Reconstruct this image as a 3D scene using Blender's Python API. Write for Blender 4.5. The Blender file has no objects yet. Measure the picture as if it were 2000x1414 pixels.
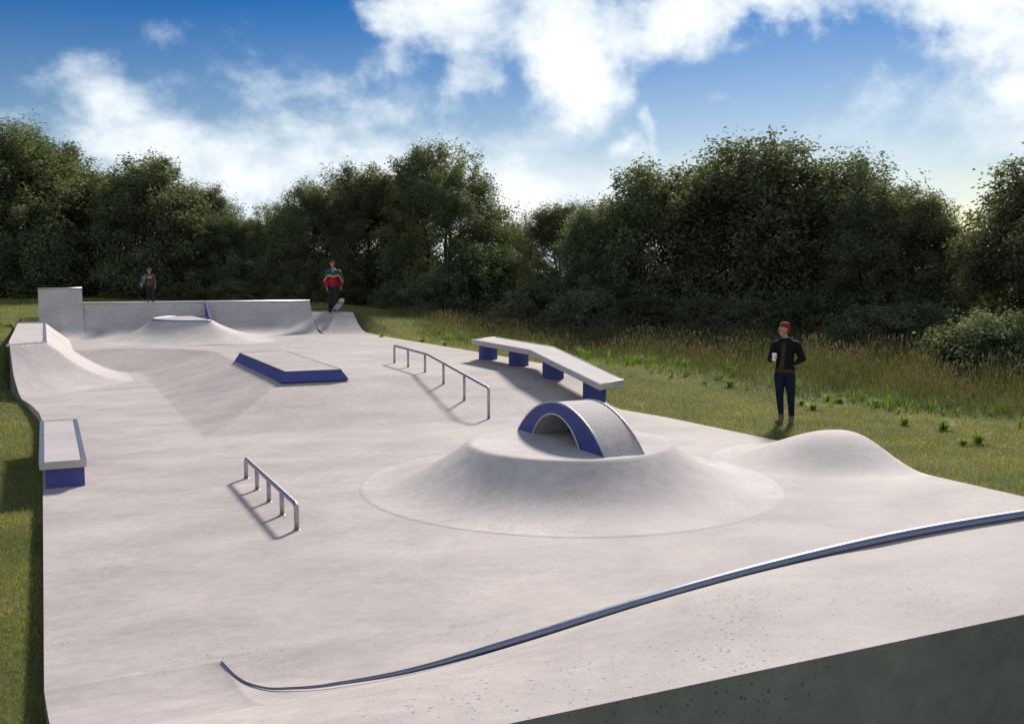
import bpy, bmesh, math, random
import numpy as np
from mathutils import Vector, Matrix
random.seed(7); rng = np.random.default_rng(11)
sc = bpy.context.scene; COL = sc.collection
R = math.radians

# World axes: +X runs across the skate park, +Y along it. Metres.
YAW = R(25.12); PITCH = R(5.20); CAMZ = 2.7
CY, SY = math.cos(YAW), math.sin(YAW)
def W(x, y):                      # (right, forward) of the camera's heading -> world x, y
    return (x*CY + y*SY, -x*SY + y*CY)
def BR(px, dist):                 # bearing given as photo column, ground distance -> world x, y
    t = (px-1000)/1944.0
    return W(t*dist, dist)

# ------------------------------------------------------------------ helpers
def tag(o, label=None, cat=None, group=None, kind=None):
    if label: o['label'] = label
    if cat: o['category'] = cat
    if group: o['group'] = group
    if kind: o['kind'] = kind
    return o
def empty(name, loc, label, cat, group=None, rz=0.0):
    o = bpy.data.objects.new(name, None); COL.objects.link(o)
    o.location = loc; o.rotation_euler = (0, 0, rz); o.empty_display_size = .2
    return tag(o, label, cat, group)
def offs(p):
    v = Vector((0, 0, 0))
    while p is not None:
        v += Vector(p.location); p = p.parent
    return v
def link(name, me, mat, parent=None, smooth=True):
    if mat is not None and len(me.materials) == 0: me.materials.append(mat)
    o = bpy.data.objects.new(name, me); COL.objects.link(o)
    if smooth: me.shade_smooth()
    if parent is not None: o.parent = parent
    return o
def mk(name, V, F, mat, parent=None, smooth=False, local=False):
    off = Vector((0, 0, 0)) if (local or parent is None) else offs(parent)
    me = bpy.data.meshes.new(name)
    me.from_pydata([(v[0]-off.x, v[1]-off.y, v[2]-off.z) for v in V], [], F)
    me.update()
    return link(name, me, mat, parent, smooth)
def bulk(name, V, F, mat, attr=None):     # V (n,3) array, F (m,k) array, attr per-vertex value
    me = bpy.data.meshes.new(name)
    n, m, k = len(V), len(F), F.shape[1]
    me.vertices.add(n); me.vertices.foreach_set('co', V.astype(np.float32).ravel())
    me.loops.add(m*k); me.loops.foreach_set('vertex_index', F.astype(np.int32).ravel())
    me.polygons.add(m)
    me.polygons.foreach_set('loop_start', (np.arange(m)*k).astype(np.int32))
    me.polygons.foreach_set('loop_total', np.full(m, k, np.int32))
    if attr is not None:
        for nm, a in attr.items():
            at = me.attributes.new(nm, 'FLOAT', 'POINT'); at.data.foreach_set('value', a.astype(np.float32))
    me.update(calc_edges=True); me.validate()
    if mat: me.materials.append(mat)
    return me
def interp(x, tab):
    return float(np.interp(x, [t[0] for t in tab], [t[1] for t in tab]))
def ss(t):
    t = max(0., min(1., t)); return t*t*(3-2*t)

class G:                          # vertex / face collector
    def __init__(s): s.V = []; s.F = []
    def add(s, V, F):
        n = len(s.V); s.V += [tuple(v) for v in V]; s.F += [tuple(i+n for i in f) for f in F]; return s
    def box(s, x0, x1, y0, y1, z0, z1):
        return s.add([(x0,y0,z0),(x1,y0,z0),(x1,y1,z0),(x0,y1,z0),(x0,y0,z1),(x1,y0,z1),(x1,y1,z1),(x0,y1,z1)],
                     [(0,3,2,1),(4,5,6,7),(0,1,5,4),(1,2,6,5),(2,3,7,6),(3,0,4,7)])
    def tube(s, P, r, seg=12, caps=True):
        P = [Vector(p) for p in P]; n = len(P); rr = r if isinstance(r, (list, tuple)) else [r]*n
        V = []; F = []; ref = None
        for i in range(n):
            d = (P[min(i+1, n-1)] - P[max(i-1, 0)]).normalized()
            if ref is None:
                ref = Vector((0, 0, 1)) if abs(d.z) < .9 else Vector((1, 0, 0))
            a = (ref - d*ref.dot(d)).normalized(); b = d.cross(a); ref = a
            for k in range(seg):
                t = 2*math.pi*k/seg
                V.append(P[i] + (a*math.cos(t) + b*math.sin(t))*rr[i])
        for i in range(n-1):
            for k in range(seg):
                k2 = (k+1) % seg
                F.append((i*seg+k, i*seg+k2, (i+1)*seg+k2, (i+1)*seg+k))
        if caps:
            F.append(tuple(range(seg))[::-1]); F.append(tuple((n-1)*seg+k for k in range(seg)))
        return s.add(V, F)
    def prism(s, pts, z0, z1):            # pts ccw
        n = len(pts)
        V = [(p[0], p[1], z0) for p in pts] + [(p[0], p[1], z1) for p in pts]
        F = [tuple(range(n))[::-1], tuple(range(n, 2*n))] + [(i, (i+1) % n, n+(i+1) % n, n+i) for i in range(n)]
        return s.add(V, F)
    def obj(s, name, mat, parent=None, smooth=False, local=False, bevel=0, seg=2):
        o = mk(name, s.V, s.F, mat, parent, smooth, local)
        if bevel:
            bm = bmesh.new(); bm.from_mesh(o.data)
            ed = [e for e in bm.edges if len(e.link_faces) == 2 and e.calc_face_angle() > .5]
            bmesh.ops.bevel(bm, geom=ed, offset=bevel, segments=seg, profile=.5, affect='EDGES')
            bm.to_mesh(o.data); bm.free()
        return o
def smooth_by_angle(o, deg=35):
    o.data.shade_smooth()
    bm = bmesh.new(); bm.from_mesh(o.data)
    for e in bm.edges:
        e.smooth = not (len(e.link_faces) == 2 and e.calc_face_angle() > R(deg))
    bm.to_mesh(o.data); bm.free()
    return o

# ------------------------------------------------------------------ materials
def newmat(name):
    m = bpy.data.materials.new(name); m.use_nodes = True
    nt = m.node_tree; nt.nodes.clear()
    out = nt.nodes.new('ShaderNodeOutputMaterial'); b = nt.nodes.new('ShaderNodeBsdfPrincipled')
    nt.links.new(b.outputs[0], out.inputs[0])
    return m, nt, b, out
def N(nt, t, **kw):
    n = nt.nodes.new(t)
    for k, v in kw.items():
        if k in ('inp',):
            for kk, vv in v.items(): n.inputs[kk].default_value = vv
        else: setattr(n, k, v)
    return n
def mixc(nt, fac, a, b, mode='MIX'):
    n = nt.nodes.new('ShaderNodeMix'); n.data_type = 'RGBA'; n.blend_type = mode
    for s, v in ((n.inputs[0], fac), (n.inputs[6], a), (n.inputs[7], b)):
        if isinstance(v, bpy.types.NodeSocket): nt.links.new(v, s)
        elif isinstance(v, (tuple, list)): s.default_value = (*v[:3], 1)
        else: s.default_value = v
    return n.outputs[2]
def ramp(nt, src, stops):
    n = nt.nodes.new('ShaderNodeValToRGB'); cr = n.color_ramp
    while len(cr.elements) < len(stops): cr.elements.new(.5)
    for e, (p, c) in zip(cr.elements, stops):
        e.position = p; e.color = (c, c, c, 1) if not isinstance(c, tuple) else (*c, 1)
    nt.links.new(src, n.inputs[0]); return n.outputs[0]
def concrete(name, base, pits=1.0, rough=.82, streak=(0.75, 1.15, 1.0), mott=1.0):
    m, nt, b, out = newmat(name)
    tc = N(nt, 'ShaderNodeNewGeometry'); L = nt.links
    mp = N(nt, 'ShaderNodeMapping'); mp.inputs['Rotation'].default_value = (0, 0, -YAW*-1)
    mp.inputs['Scale'].default_value = streak
    L.new(tc.outputs['Position'], mp.inputs[0])
    n1 = N(nt, 'ShaderNodeTexNoise', inp={'Scale': 1.1, 'Detail': 7, 'Roughness': .62, 'Distortion': .4}); L.new(mp.outputs[0], n1.inputs[0])
    n2 = N(nt, 'ShaderNodeTexNoise', inp={'Scale': 9., 'Detail': 6, 'Roughness': .65}); L.new(mp.outputs[0], n2.inputs[0])
    n3 = N(nt, 'ShaderNodeTexNoise', inp={'Scale': 75., 'Detail': 4, 'Roughness': .7}); L.new(tc.outputs['Position'], n3.inputs[0])
    n4 = N(nt, 'ShaderNodeTexNoise', inp={'Scale': .35, 'Detail': 3, 'Roughness': .5}); L.new(tc.outputs['Position'], n4.inputs[0])
    f1 = ramp(nt, n1.outputs[0], [(.3, .0), (.7, 1.)])
    f2 = ramp(nt, n2.outputs[0], [(.32, .0), (.7, 1.)])
    f3 = ramp(nt, n3.outputs[0], [(.3, .0), (.72, 1.)])
    f4 = ramp(nt, n4.outputs[0], [(.35, .0), (.65, 1.)])
    B = lambda k, w=(1, 1, 1): tuple(base[i]*k*w[i] for i in range(3))
    c = mixc(nt, f1, B(1-.17*mott, (1., .985, .99)), B(1+.12*mott, (1.01, 1., .985)))
    c2 = mixc(nt, f2, (1-.11*mott,)*3, (1+.08*mott,)*3); c = mixc(nt, 1., c, c2, 'MULTIPLY')
    c3 = mixc(nt, f3, (.90,)*3, (1.07,)*3); c = mixc(nt, 1., c, c3, 'MULTIPLY')
    c4 = mixc(nt, f4, (.92, .915, .92), (1.06, 1.05, 1.03)); c = mixc(nt, 1., c, c4, 'MULTIPLY')
    # pock marks
    vo = N(nt, 'ShaderNodeTexVoronoi', inp={'Scale': 52., 'Randomness': 1.}); L.new(tc.outputs['Position'], vo.inputs['Vector'])
    n5 = N(nt, 'ShaderNodeTexNoise', inp={'Scale': 110., 'Detail': 3}); L.new(tc.outputs['Position'], n5.inputs[0])
    n6 = N(nt, 'ShaderNodeTexNoise', inp={'Scale': .8, 'Detail': 3}); L.new(tc.outputs['Position'], n6.inputs[0])
    s = N(nt, 'ShaderNodeSeparateColor'); L.new(vo.outputs['Color'], s.inputs[0])
    # radius differs per cell, only some cells carry a pit
    rad = N(nt, 'ShaderNodeMapRange', inp={1: .80, 2: 1., 3: .02, 4: .44*pits}); L.new(s.outputs[0], rad.inputs[0])
    pw = N(nt, 'ShaderNodeMath', operation='MULTIPLY'); L.new(rad.outputs[0], pw.inputs[0])
    md = N(nt, 'ShaderNodeMapRange', inp={1: .4, 2: .65, 3: .25, 4: 1.3}); L.new(n6.outputs[0], md.inputs[0]); L.new(md.outputs[0], pw.inputs[1])
    nn = N(nt, 'ShaderNodeMath', operation='MULTIPLY_ADD', inp={1: .7, 2: -.35}); L.new(n5.outputs[0], nn.inputs[0])
    dd = N(nt, 'ShaderNodeMath', operation='ADD'); L.new(vo.outputs['Distance'], dd.inputs[0]); L.new(nn.outputs[0], dd.inputs[1])
    lt = N(nt, 'ShaderNodeMath', operation='SUBTRACT'); L.new(pw.outputs[0], lt.inputs[0]); L.new(dd.outputs[0], lt.inputs[1])
    pit = N(nt, 'ShaderNodeMapRange', inp={1: 0., 2: .05, 3: 0., 4: .62}); L.new(lt.outputs[0], pit.inputs[0])
    c = mixc(nt, pit.outputs[0], c, B(.28))
    L.new(c, b.inputs['Base Color'])
    rr = N(nt, 'ShaderNodeMapRange', inp={3: rough-.1, 4: rough+.08}); L.new(n2.outputs[0], rr.inputs[0]); L.new(rr.outputs[0], b.inputs['Roughness'])
    b.inputs['Specular IOR Level'].default_value = .35
    h = N(nt, 'ShaderNodeMath', operation='MULTIPLY_ADD', inp={1: .5}); L.new(n3.outputs[0], h.inputs[0]); L.new(n2.outputs[0], h.inputs[2])
    h2 = N(nt, 'ShaderNodeMath', operation='SUBTRACT'); L.new(h.outputs[0], h2.inputs[0]); L.new(pit.outputs[0], h2.inputs[1])
    bp = N(nt, 'ShaderNodeBump', inp={'Strength': .28, 'Distance': .012}); L.new(h2.outputs[0], bp.inputs['Height']); L.new(bp.outputs[0], b.inputs['Normal'])
    return m
CB = (.475, .425, .395)
M_conc = concrete('pavement_concrete', CB)
M_conc2 = concrete('ramp_concrete', (.545, .495, .468), pits=1.15)
M_cap = concrete('ledge_concrete', (.50, .46, .445), pits=.5)
M_wall = concrete('shade_toned_wall_concrete', (.20, .197, .168), pits=1.3, mott=1.3)  # darker than the paving concrete: wall shade put into the base colour
def painted(name, col, rough=.55, spec=.4, var=.12):
    m, nt, b, out = newmat(name); L = nt.links
    g = N(nt, 'ShaderNodeNewGeometry')
    n = N(nt, 'ShaderNodeTexNoise', inp={'Scale': 5., 'Detail': 6, 'Roughness': .7}); L.new(g.outputs['Position'], n.inputs[0])
    n2 = N(nt, 'ShaderNodeTexNoise', inp={'Scale': 60., 'Detail': 3, 'Roughness': .7}); L.new(g.outputs['Position'], n2.inputs[0])
    f = ramp(nt, n.outputs[0], [(.3, 0.), (.7, 1.)])
    c = mixc(nt, f, tuple(x*(1-var) for x in col), tuple(x*(1+var) for x in col))
    L.new(c, b.inputs['Base Color'])
    rr = N(nt, 'ShaderNodeMapRange', inp={3: rough-.1, 4: rough+.12}); L.new(n.outputs[0], rr.inputs[0]); L.new(rr.outputs[0], b.inputs['Roughness'])
    b.inputs['Specular IOR Level'].default_value = spec
    bp = N(nt, 'ShaderNodeBump', inp={'Strength': .15, 'Distance': .004}); L.new(n2.outputs[0], bp.inputs['Height']); L.new(bp.outputs[0], b.inputs['Normal'])
    return m
M_blue = painted('blue_painted_concrete', (.064, .076, .255), .66, .3)
def metal(name, col, rough):
    m, nt, b, out = newmat(name); L = nt.links
    g = N(nt, 'ShaderNodeNewGeometry')
    n = N(nt, 'ShaderNodeTexNoise', inp={'Scale': 14., 'Detail': 6, 'Roughness': .7}); L.new(g.outputs['Position'], n.inputs[0])
    c = mixc(nt, n.outputs[0], tuple(x*.75 for x in col), tuple(x*1.2 for x in col)); L.new(c, b.inputs['Base Color'])
    b.inputs['Metallic'].default_value = 1.
    rr = N(nt, 'ShaderNodeMapRange', inp={3: rough-.08, 4: rough+.15}); L.new(n.outputs[0], rr.inputs[0]); L.new(rr.outputs[0], b.inputs['Roughness'])
    return m
M_steel = metal('galvanised_steel', (.50, .50, .53), .36)
M_rail = metal('rail_steel', (.46, .43, .44), .42)
M_coping = metal('coping_steel', (.24, .27, .36), .42)
M_light = painted('pale_edge_trim', (.62, .60, .58), .5)
M_dark = painted('dark_joint', (.14, .12, .12), .8)

def attr_mat(name, stops, rough=.6, transl=0., spec=.3, objvar=0., patch=None):
    """colour from the per-blade / per-leaf value 'v', optional translucency"""
    m, nt, b, out = newmat(name); L = nt.links
    a = N(nt, 'ShaderNodeAttribute', attribute_name='v')
    n = nt.nodes.new('ShaderNodeValToRGB'); cr = n.color_ramp
    while len(cr.elements) < len(stops): cr.elements.new(.5)
    for e, (p, c) in zip(cr.elements, stops): e.position = p; e.color = (*c, 1)
    L.new(a.outputs['Fac'], n.inputs[0]); c = n.outputs[0]
    if patch:
        g = N(nt, 'ShaderNodeNewGeometry')
        pn = N(nt, 'ShaderNodeTexNoise', inp={'Scale': patch[0], 'Detail': 4, 'Roughness': .6}); L.new(g.outputs['Position'], pn.inputs[0])
        pf = ramp(nt, pn.outputs[0], [(.35, 0.), (.65, 1.)])
        k = mixc(nt, pf, patch[1], patch[2]); c = mixc(nt, 1., c, k, 'MULTIPLY')
    if objvar:
        oi = N(nt, 'ShaderNodeObjectInfo')
        hs = N(nt, 'ShaderNodeHueSaturation', inp={'Saturation': 1.})
        mr = N(nt, 'ShaderNodeMapRange', inp={3: 1-objvar, 4: 1+objvar}); L.new(oi.outputs['Random'], mr.inputs[0]); L.new(mr.outputs[0], hs.inputs['Value'])
        mh = N(nt, 'ShaderNodeMapRange', inp={3: .5-.02, 4: .5+.015}); L.new(oi.outputs['Random'], mh.inputs[0]); L.new(mh.outputs[0], hs.inputs['Hue'])
        L.new(c, hs.inputs['Color']); c = hs.outputs[0]
    L.new(c, b.inputs['Base Color']); b.inputs['Roughness'].default_value = rough; b.inputs['Specular IOR Level'].default_value = spec
    if transl:
        t = N(nt, 'ShaderNodeBsdfTranslucent'); t2 = mixc(nt, 1., c, (1.15, 1.2, .55), 'MULTIPLY'); L.new(t2, t.inputs[0])
        mx = N(nt, 'ShaderNodeMixShader', inp={0: transl}); L.new(b.outputs[0], mx.inputs[1]); L.new(t.outputs[0], mx.inputs[2]); L.new(mx.outputs[0], out.inputs[0])
    return m
M_leaf = attr_mat('tree_leaves', [(0., (.065, .082, .046)), (.5, (.145, .165, .09)), (1., (.28, .29, .175))], .65, .42, .15, .22)
M_leaf2 = attr_mat('shrub_leaves', [(0., (.045, .06, .032)), (.5, (.09, .11, .052)), (1., (.17, .185, .10))], .65, .35, .15, .2)
M_grass = attr_mat('lawn_blades', [(0., (.115, .13, .048)), (.55, (.235, .24, .09)), (1., (.42, .38, .18))], .7, .45, .15, 0, (.75, (.70, .80, .74), (1.5, 1.35, 1.12)))
M_mead = attr_mat('meadow_stalks', [(0., (.08, .11, .04)), (.5, (.17, .20, .08)), (.7, (.14, .14, .085)), (.86, (.12, .098, .085)), (1., (.155, .12, .11))], .8, .4, .1, 0, (.4, (.7, .8, .7), (1.25, 1.1, 1.05)))
M_tuft = attr_mat('tuft_blades', [(0., (.12, .19, .035)), (1., (.36, .46, .10))], .55, .45, .3)
def bark():
    m, nt, b, out = newmat('bark'); L = nt.links
    g = N(nt, 'ShaderNodeTexCoord'); mp = N(nt, 'ShaderNodeMapping'); mp.inputs['Scale'].default_value = (1, 1, .2); L.new(g.outputs['Object'], mp.inputs[0])
    n = N(nt, 'ShaderNodeTexNoise', inp={'Scale': 18., 'Detail': 6, 'Roughness': .7}); L.new(mp.outputs[0], n.inputs[0])
    c = mixc(nt, n.outputs[0], (.022, .018, .014), (.10, .085, .065)); L.new(c, b.inputs['Base Color']); b.inputs['Roughness'].default_value = .9
    bp = N(nt, 'ShaderNodeBump', inp={'Strength': .8, 'Distance': .02}); L.new(n.outputs[0], bp.inputs['Height']); L.new(bp.outputs[0], b.inputs['Normal'])
    return m
M_bark = bark()
def soil():
    m, nt, b, out = newmat('turf_soil'); L = nt.links
    g = N(nt, 'ShaderNodeNewGeometry')
    n = N(nt, 'ShaderNodeTexNoise', inp={'Scale': .5, 'Detail': 8, 'Roughness': .65}); L.new(g.outputs['Position'], n.inputs[0])
    n2 = N(nt, 'ShaderNodeTexNoise', inp={'Scale': 25., 'Detail': 6, 'Roughness': .75}); L.new(g.outputs['Position'], n2.inputs[0])
    f = ramp(nt, n.outputs[0], [(.35, 0.), (.65, 1.)]); f2 = ramp(nt, n2.outputs[0], [(.3, 0.), (.7, 1.)])
    c = mixc(nt, f, (.11, .125, .045), (.19, .19, .08)); k = mixc(nt, f2, (.45, .45, .4), (1.5, 1.5, 1.35)); c = mixc(nt, 1., c, k, 'MULTIPLY')
    L.new(c, b.inputs['Base Color']); b.inputs['Roughness'].default_value = .95; b.inputs['Specular IOR Level'].default_value = .1
    bp = N(nt, 'ShaderNodeBump', inp={'Strength': 1., 'Distance': .04}); L.new(n2.outputs[0], bp.inputs['Height']); L.new(bp.outputs[0], b.inputs['Normal'])
    return m
M_soil = soil()

# ------------------------------------------------------------------ pavement and terrain heights
UL = [(3.43,.12),(5.3,.0),(6.3,-.07),(6.9,-.1),(19.8,-.12),(21,-.18),(22.3,-.33),(23.4,-.52),(24.4,-.68),(25.4,-.77),(26.3,-.8),(39,-.8)]
UR = [(3.43,10.6),(12.2,10.58),(15.4,10.38),(16.4,10.2),(17.0,10.14),(17.8,10.3),(18.8,10.52),(19.8,10.68),(21,10.76),(24.5,10.72),(31.6,10.42),(39,10.42)]
VEND = 37.8
def pave(u, v):
    if u > 1.55 and v > 27.8: sd = 2.65 - math.hypot(u-1.55, v-27.8)
    elif v <= 27.8 and u > 1.55: sd = 4.2 - u
    elif u <= 1.55 and v > 27.8: sd = 30.45 - v
    else: sd = min(4.2-u, 30.45-v)
    ta = max(0., min(1., 1-sd/1.95)); tb = max(0., min(1., 1-(20-v)/3.3))
    return .5*min(ta**1.16, tb)
def terr(u, v):
    n = .05*math.sin(u*.31+1.3)*math.sin(v*.27) + .03*math.sin(u*.9+v*.7)
    left = interp(v, [(-60,-.16),(12,-.13),(16,-.16),(21,-.18),(25,-.03),(29,.55),(33,.98),(35.5,.93),(38,1.12),(43,1.40),(60,1.55),(400,1.6)])
    right = interp(v, [(-60,-.06),(16.4,-.045),(18.2,.14),(20.2,.44),(31,.46),(33,.55),(36,.95),(40,1.2),(60,1.4),(400,1.5)])
    # the right-hand meadow lies lower away from the paving
    if u > 10.5:
        k = ss((u-10.8)/7.)
        right = right*(1-.55*k) if v < 60 else right
    k = ss((u-1.)/7.)
    base = left*(1-k) + right*k
    far = ss((abs(u-5)-6)/8.)*1. 
    z = base + n*far
    if v < VEND and v > 3.43:
        a, b = interp(v, UL), interp(v, UR)
        if a-.02 < u < b+.02:
            z = min(z, pave(u, v)-.035)
            if a+.35 < u < b-.35 and v < VEND-.4 and v > 3.8: z = min(z, pave(u, v)-.45)
        elif u >= b+.02 and u < b+.5: z = min(z, pave(b, v)-.02)
    if v <= 4.2 and -2 < u < 12 : z = min(z, -.3)
    return z

def grid_surface(us_of_v, vs, zf, z0=None):
    """height field with rows at vs; returns V,F with skirt to z0"""
    V = []; F = []; nr = len(vs); nc = None
    for v in vs:
        us = us_of_v(v); nc = len(us)
        for u in us: V.append((u, v, zf(u, v)))
    for i in range(nr-1):
        for j in range(nc-1):
            a = i*nc+j; F.append((a, a+1, a+nc+1, a+nc))
    if z0 is not None:
        per = [j for j in range(nc)] + [i*nc+nc-1 for i in range(1, nr)] + [(nr-1)*nc+j for j in range(nc-2, -1, -1)] + [i*nc for i in range(nr-2, 0, -1)]
        b = len(V)
        for p in per: V.append((V[p][0], V[p][1], z0))
        n = len(per)
        for k in range(n):
            k2 = (k+1) % n; F.append((per[k], b+k, b+k2, per[k2]))
    return V, F
vs = list(np.arange(3.5, VEND+.01, .0666))
V, F = grid_surface(lambda v: list(np.linspace(interp(v, UL), interp(v, UR), 160)), vs, pave, -.5)
pv = mk('pavement', V, F, M_conc, smooth=False); smooth_by_angle(pv, 5.5)
tag(pv, 'pale grey cast concrete floor of the skate park with a sunken bowl corner', kind='structure')

# terrain sheet, fine near the park, reaching to the horizon
def axis(lo, hi, step, far):
    a = list(np.arange(lo, hi+.001, step)); s = step; x = lo; pre = []
    while x > -far: s *= 1.35; x -= s; pre.append(x)
    x = hi; s = step; post = []
    while x < far: s *= 1.35; x += s; post.append(x)
    return pre[::-1] + a + post
ax = axis(-12, 30, .25, 900); ay = axis(-2, 58, .25, 900)
V = [(u, v, terr(u, v)) for v in ay for u in ax]; nc = len(ax)
F = [(i*nc+j, i*nc+j+1, (i+1)*nc+j+1, (i+1)*nc+j) for i in range(len(ay)-1) for j in range(nc-1)]
gr = mk('ground', V, F, M_soil, smooth=True); tag(gr, 'grassy earth around the skate park', kind='structure')

# ------------------------------------------------------------------ near ramp (low bank turning into a quarter with coping)
COP = [(1.01,6.87,.012),(1.07,6.45,.03),(1.17,6.15,.07),(1.29,5.95,.12),(1.46,5.75,.18),(1.87,5.42,.32),(2.42,5.15,.50),(3.19,4.98,.68),(4.07,4.87,.82),(5.12,4.84,.90),(6.37,4.84,.92),(10.6,4.84,.92)]
cu = [c[0] for c in COP]; cv = [c[1] for c in COP]; cz = [c[2] for c in COP]
# dense smooth version of the coping (Catmull-Rom)
def crom(P, n=8):
    out = []
    P = [Vector(p) for p in P]
    for i in range(len(P)-1):
        a = P[max(i-1, 0)]; b = P[i]; c = P[i+1]; d = P[min(i+2, len(P)-1)]
        # centripetal-ish tangents limited by chord
        L = (c-b).length
        t1 = (c-a); t2 = (d-b)
        t1 = t1.normalized()*L if t1.length else t1; t2 = t2.normalized()*L if t2.length else t2
        for k in range(n):
            s = k/n; h00 = 2*s**3-3*s**2+1; h10 = s**3-2*s**2+s; h01 = -2*s**3+3*s**2; h11 = s**3-s**2
            out.append(b*h00 + t1*h10 + c*h01 + t2*h11)
    out.append(P[-1]); return out
CP = crom(COP, 9)
L_ = [(2.4, 3.3), (3.2, 2.9), (4.07, 2.45), (5., 2.03), (11, 2.0)]
def deckz(u, v): return .92*ss((6.9-v)/interp(u, L_))**1.35
cols = []
for u in np.linspace(-.1, .95, 12): cols.append((float(u), 6.9, None))
for p in CP: cols.append((p.x, p.y, p.z))
NB, NQ = 26, 14
V = []; zc_list = []
for (u, c, zc) in cols:
    u0 = u
    for i in range(NB+1):
        v = 3.43 + (c-3.43)*i/NB
        uu = max(u, interp(v, UL)) if u < .3 else u
        z = deckz(u, v)
        if zc is not None:                      # bend the deck so that it meets the coping
            z += (zc - deckz(u, c))*ss(i/NB)
        V.append((uu, v, z+.004))
    ztop = V[-1][2]; run = .15 if zc is None else .12+ .62*min(1, zc/.15) + .75*max(0, zc-.15)
    for i in range(1, NQ+1):
        t = i/NQ; V.append((V[-1][0] if False else u0, c + run*t + .002*t, max(ztop*(1-t)**1.9, 0)+.004*(1-t)-.006*t))
n1 = NB+NQ+1; F = []
for i in range(len(cols)-1):
    for j in range(n1-1):
        a = i*n1+j; F.append((a, a+n1, a+n1+1, a+1))
nq = empty('quarter_pipe', (5, 5, 0), 'low quarter pipe nearest the viewer with a curved steel coping sweeping across its top', 'ramp', 'quarter pipes')
o = mk('riding_surface', V, F, M_conc, nq, smooth=True); smooth_by_angle(o, 32)
# outer back wall of the deck and its right return
V = []; F = []
for i, (u, c, zc) in enumerate(cols):
    z = V and 0; p = max(u, interp(3.43, UL)) if u < .3 else u
    V += [(p, 3.43, deckz(u, 3.43)+.003), (p, 3.40, -.6)]
for i in range(len(cols)-1): F.append((2*i, 2*i+1, 2*i+3, 2*i+2))
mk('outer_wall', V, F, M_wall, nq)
# steel coping
pts = [(p.x, p.y, p.z+.009+.019*min(1, p.z/.2)) for p in CP]
rr = [.007+.025*ss(p.z/.8) for p in CP]
g = G().tube(pts, rr, 14); g.obj('coping', M_coping, nq, smooth=True)
# left side cheek
V = []; F = []
for i in range(NB+1):
    a = V; v = 3.43+(6.9-3.43)*i/NB
    a.append((max(-.1, interp(v, UL))-.002, v, deckz(-.1, v)+.003)); a.append((max(-.1, interp(v, UL))-.002, v, -.45))
for i in range(NB): F.append((2*i, 2*i+2, 2*i+3, 2*i+1))
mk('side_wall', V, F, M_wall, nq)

# ------------------------------------------------------------------ ledge on the left
lg = empty('grind_ledge', (.13, 15.3, 0), 'rectangular ledge with blue base and steel edged top at the left edge of the paving', 'ledge')
G().box(-.075, .375, 13.53, 17.2, -.02, .245).obj('base', M_blue, lg, bevel=.006)
G().box(-.14, .40, 13.48, 17.25, .247, .345).obj('slab', M_cap, lg, bevel=.006)
G().box(-.144, -.075, 13.476, 17.254, .300, .351).obj('edge_strip', M_steel, lg, bevel=.004)
G().box(.335, .404, 13.476, 17.254, .300, .351).obj('edge_strip', M_steel, lg, bevel=.004)
G().box(-.074, .334, 17.215, 17.254, .31, .3495).obj('edge_strip', M_dark, lg)

# ------------------------------------------------------------------ rails
def bent(P, r, n=5):                 # round the corners of a polyline
    P = [Vector(p) for p in P]; out = [P[0]]
    for i in range(1, len(P)-1):
        a = (P[i-1]-P[i]); b = (P[i+1]-P[i]); k = min(r, a.length*.4, b.length*.4)
        p0 = P[i]+a.normalized()*k; p1 = P[i]+b.normalized()*k
        for s in range(n+1):
            t = s/n; out.append(p0*(1-t)**2 + P[i]*2*t*(1-t) + p1*t*t)
    out.append(P[-1]); return out
def rail(name, label, x, path, posts, rad=.026):
    """path: list (y,z) of the top bar incl. its two end legs; posts: inner post y's"""
    x0_, x1_ = x if isinstance(x, tuple) else (x, x); ya, yb = path[0][0], path[-1][0]
    X = lambda y: x0_+(x1_-x0_)*(y-ya)/(yb-ya); x = (x0_+x1_)/2
    e = empty(name, (x, sum(p[0] for p in path)/len(path), pave(x, path[0][0])), label, 'grind rail', 'steel grind rails')
    bar = G().tube(bent([(X(p[0]), p[0], p[1]) for p in path], .07), rad, 14).obj('top_bar', M_rail, e, smooth=True)
    zt = lambda y: float(np.interp(y, [p[0] for p in path[1:-1]][::-1], [p[1] for p in path[1:-1]][::-1]))
    for y in posts + [ya, yb]:
        p = bar
        if y in posts: p = G().tube([(X(y), y, pave(x, y)-.02), (X(y), y, zt(y)-.01)], rad*.95, 12).obj('post', M_rail, e, smooth=True)
        G().tube([(X(y), y, pave(x, y)-.01), (X(y), y, pave(x, y)+.007)], rad*1.5, 14).obj('foot_plate', M_rail, p, smooth=True)
    return e
rail('grind_rail', 'short straight steel grind rail on five posts standing alone in the foreground', 2.30,
     [(13.10, -.02), (13.10, .265), (10.22, .275), (10.22, -.02)], [12.36, 11.64, 10.93], .027)
rail('grind_rail', 'long kinked steel grind rail on six posts running down the bank', (7.58, 7.31),
     [(22.84, .48), (22.84, .92), (20.20, .905), (16.60, .57), (16.60, -.02)], [21.70, 20.42, 19.17, 17.91], .027)

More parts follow.
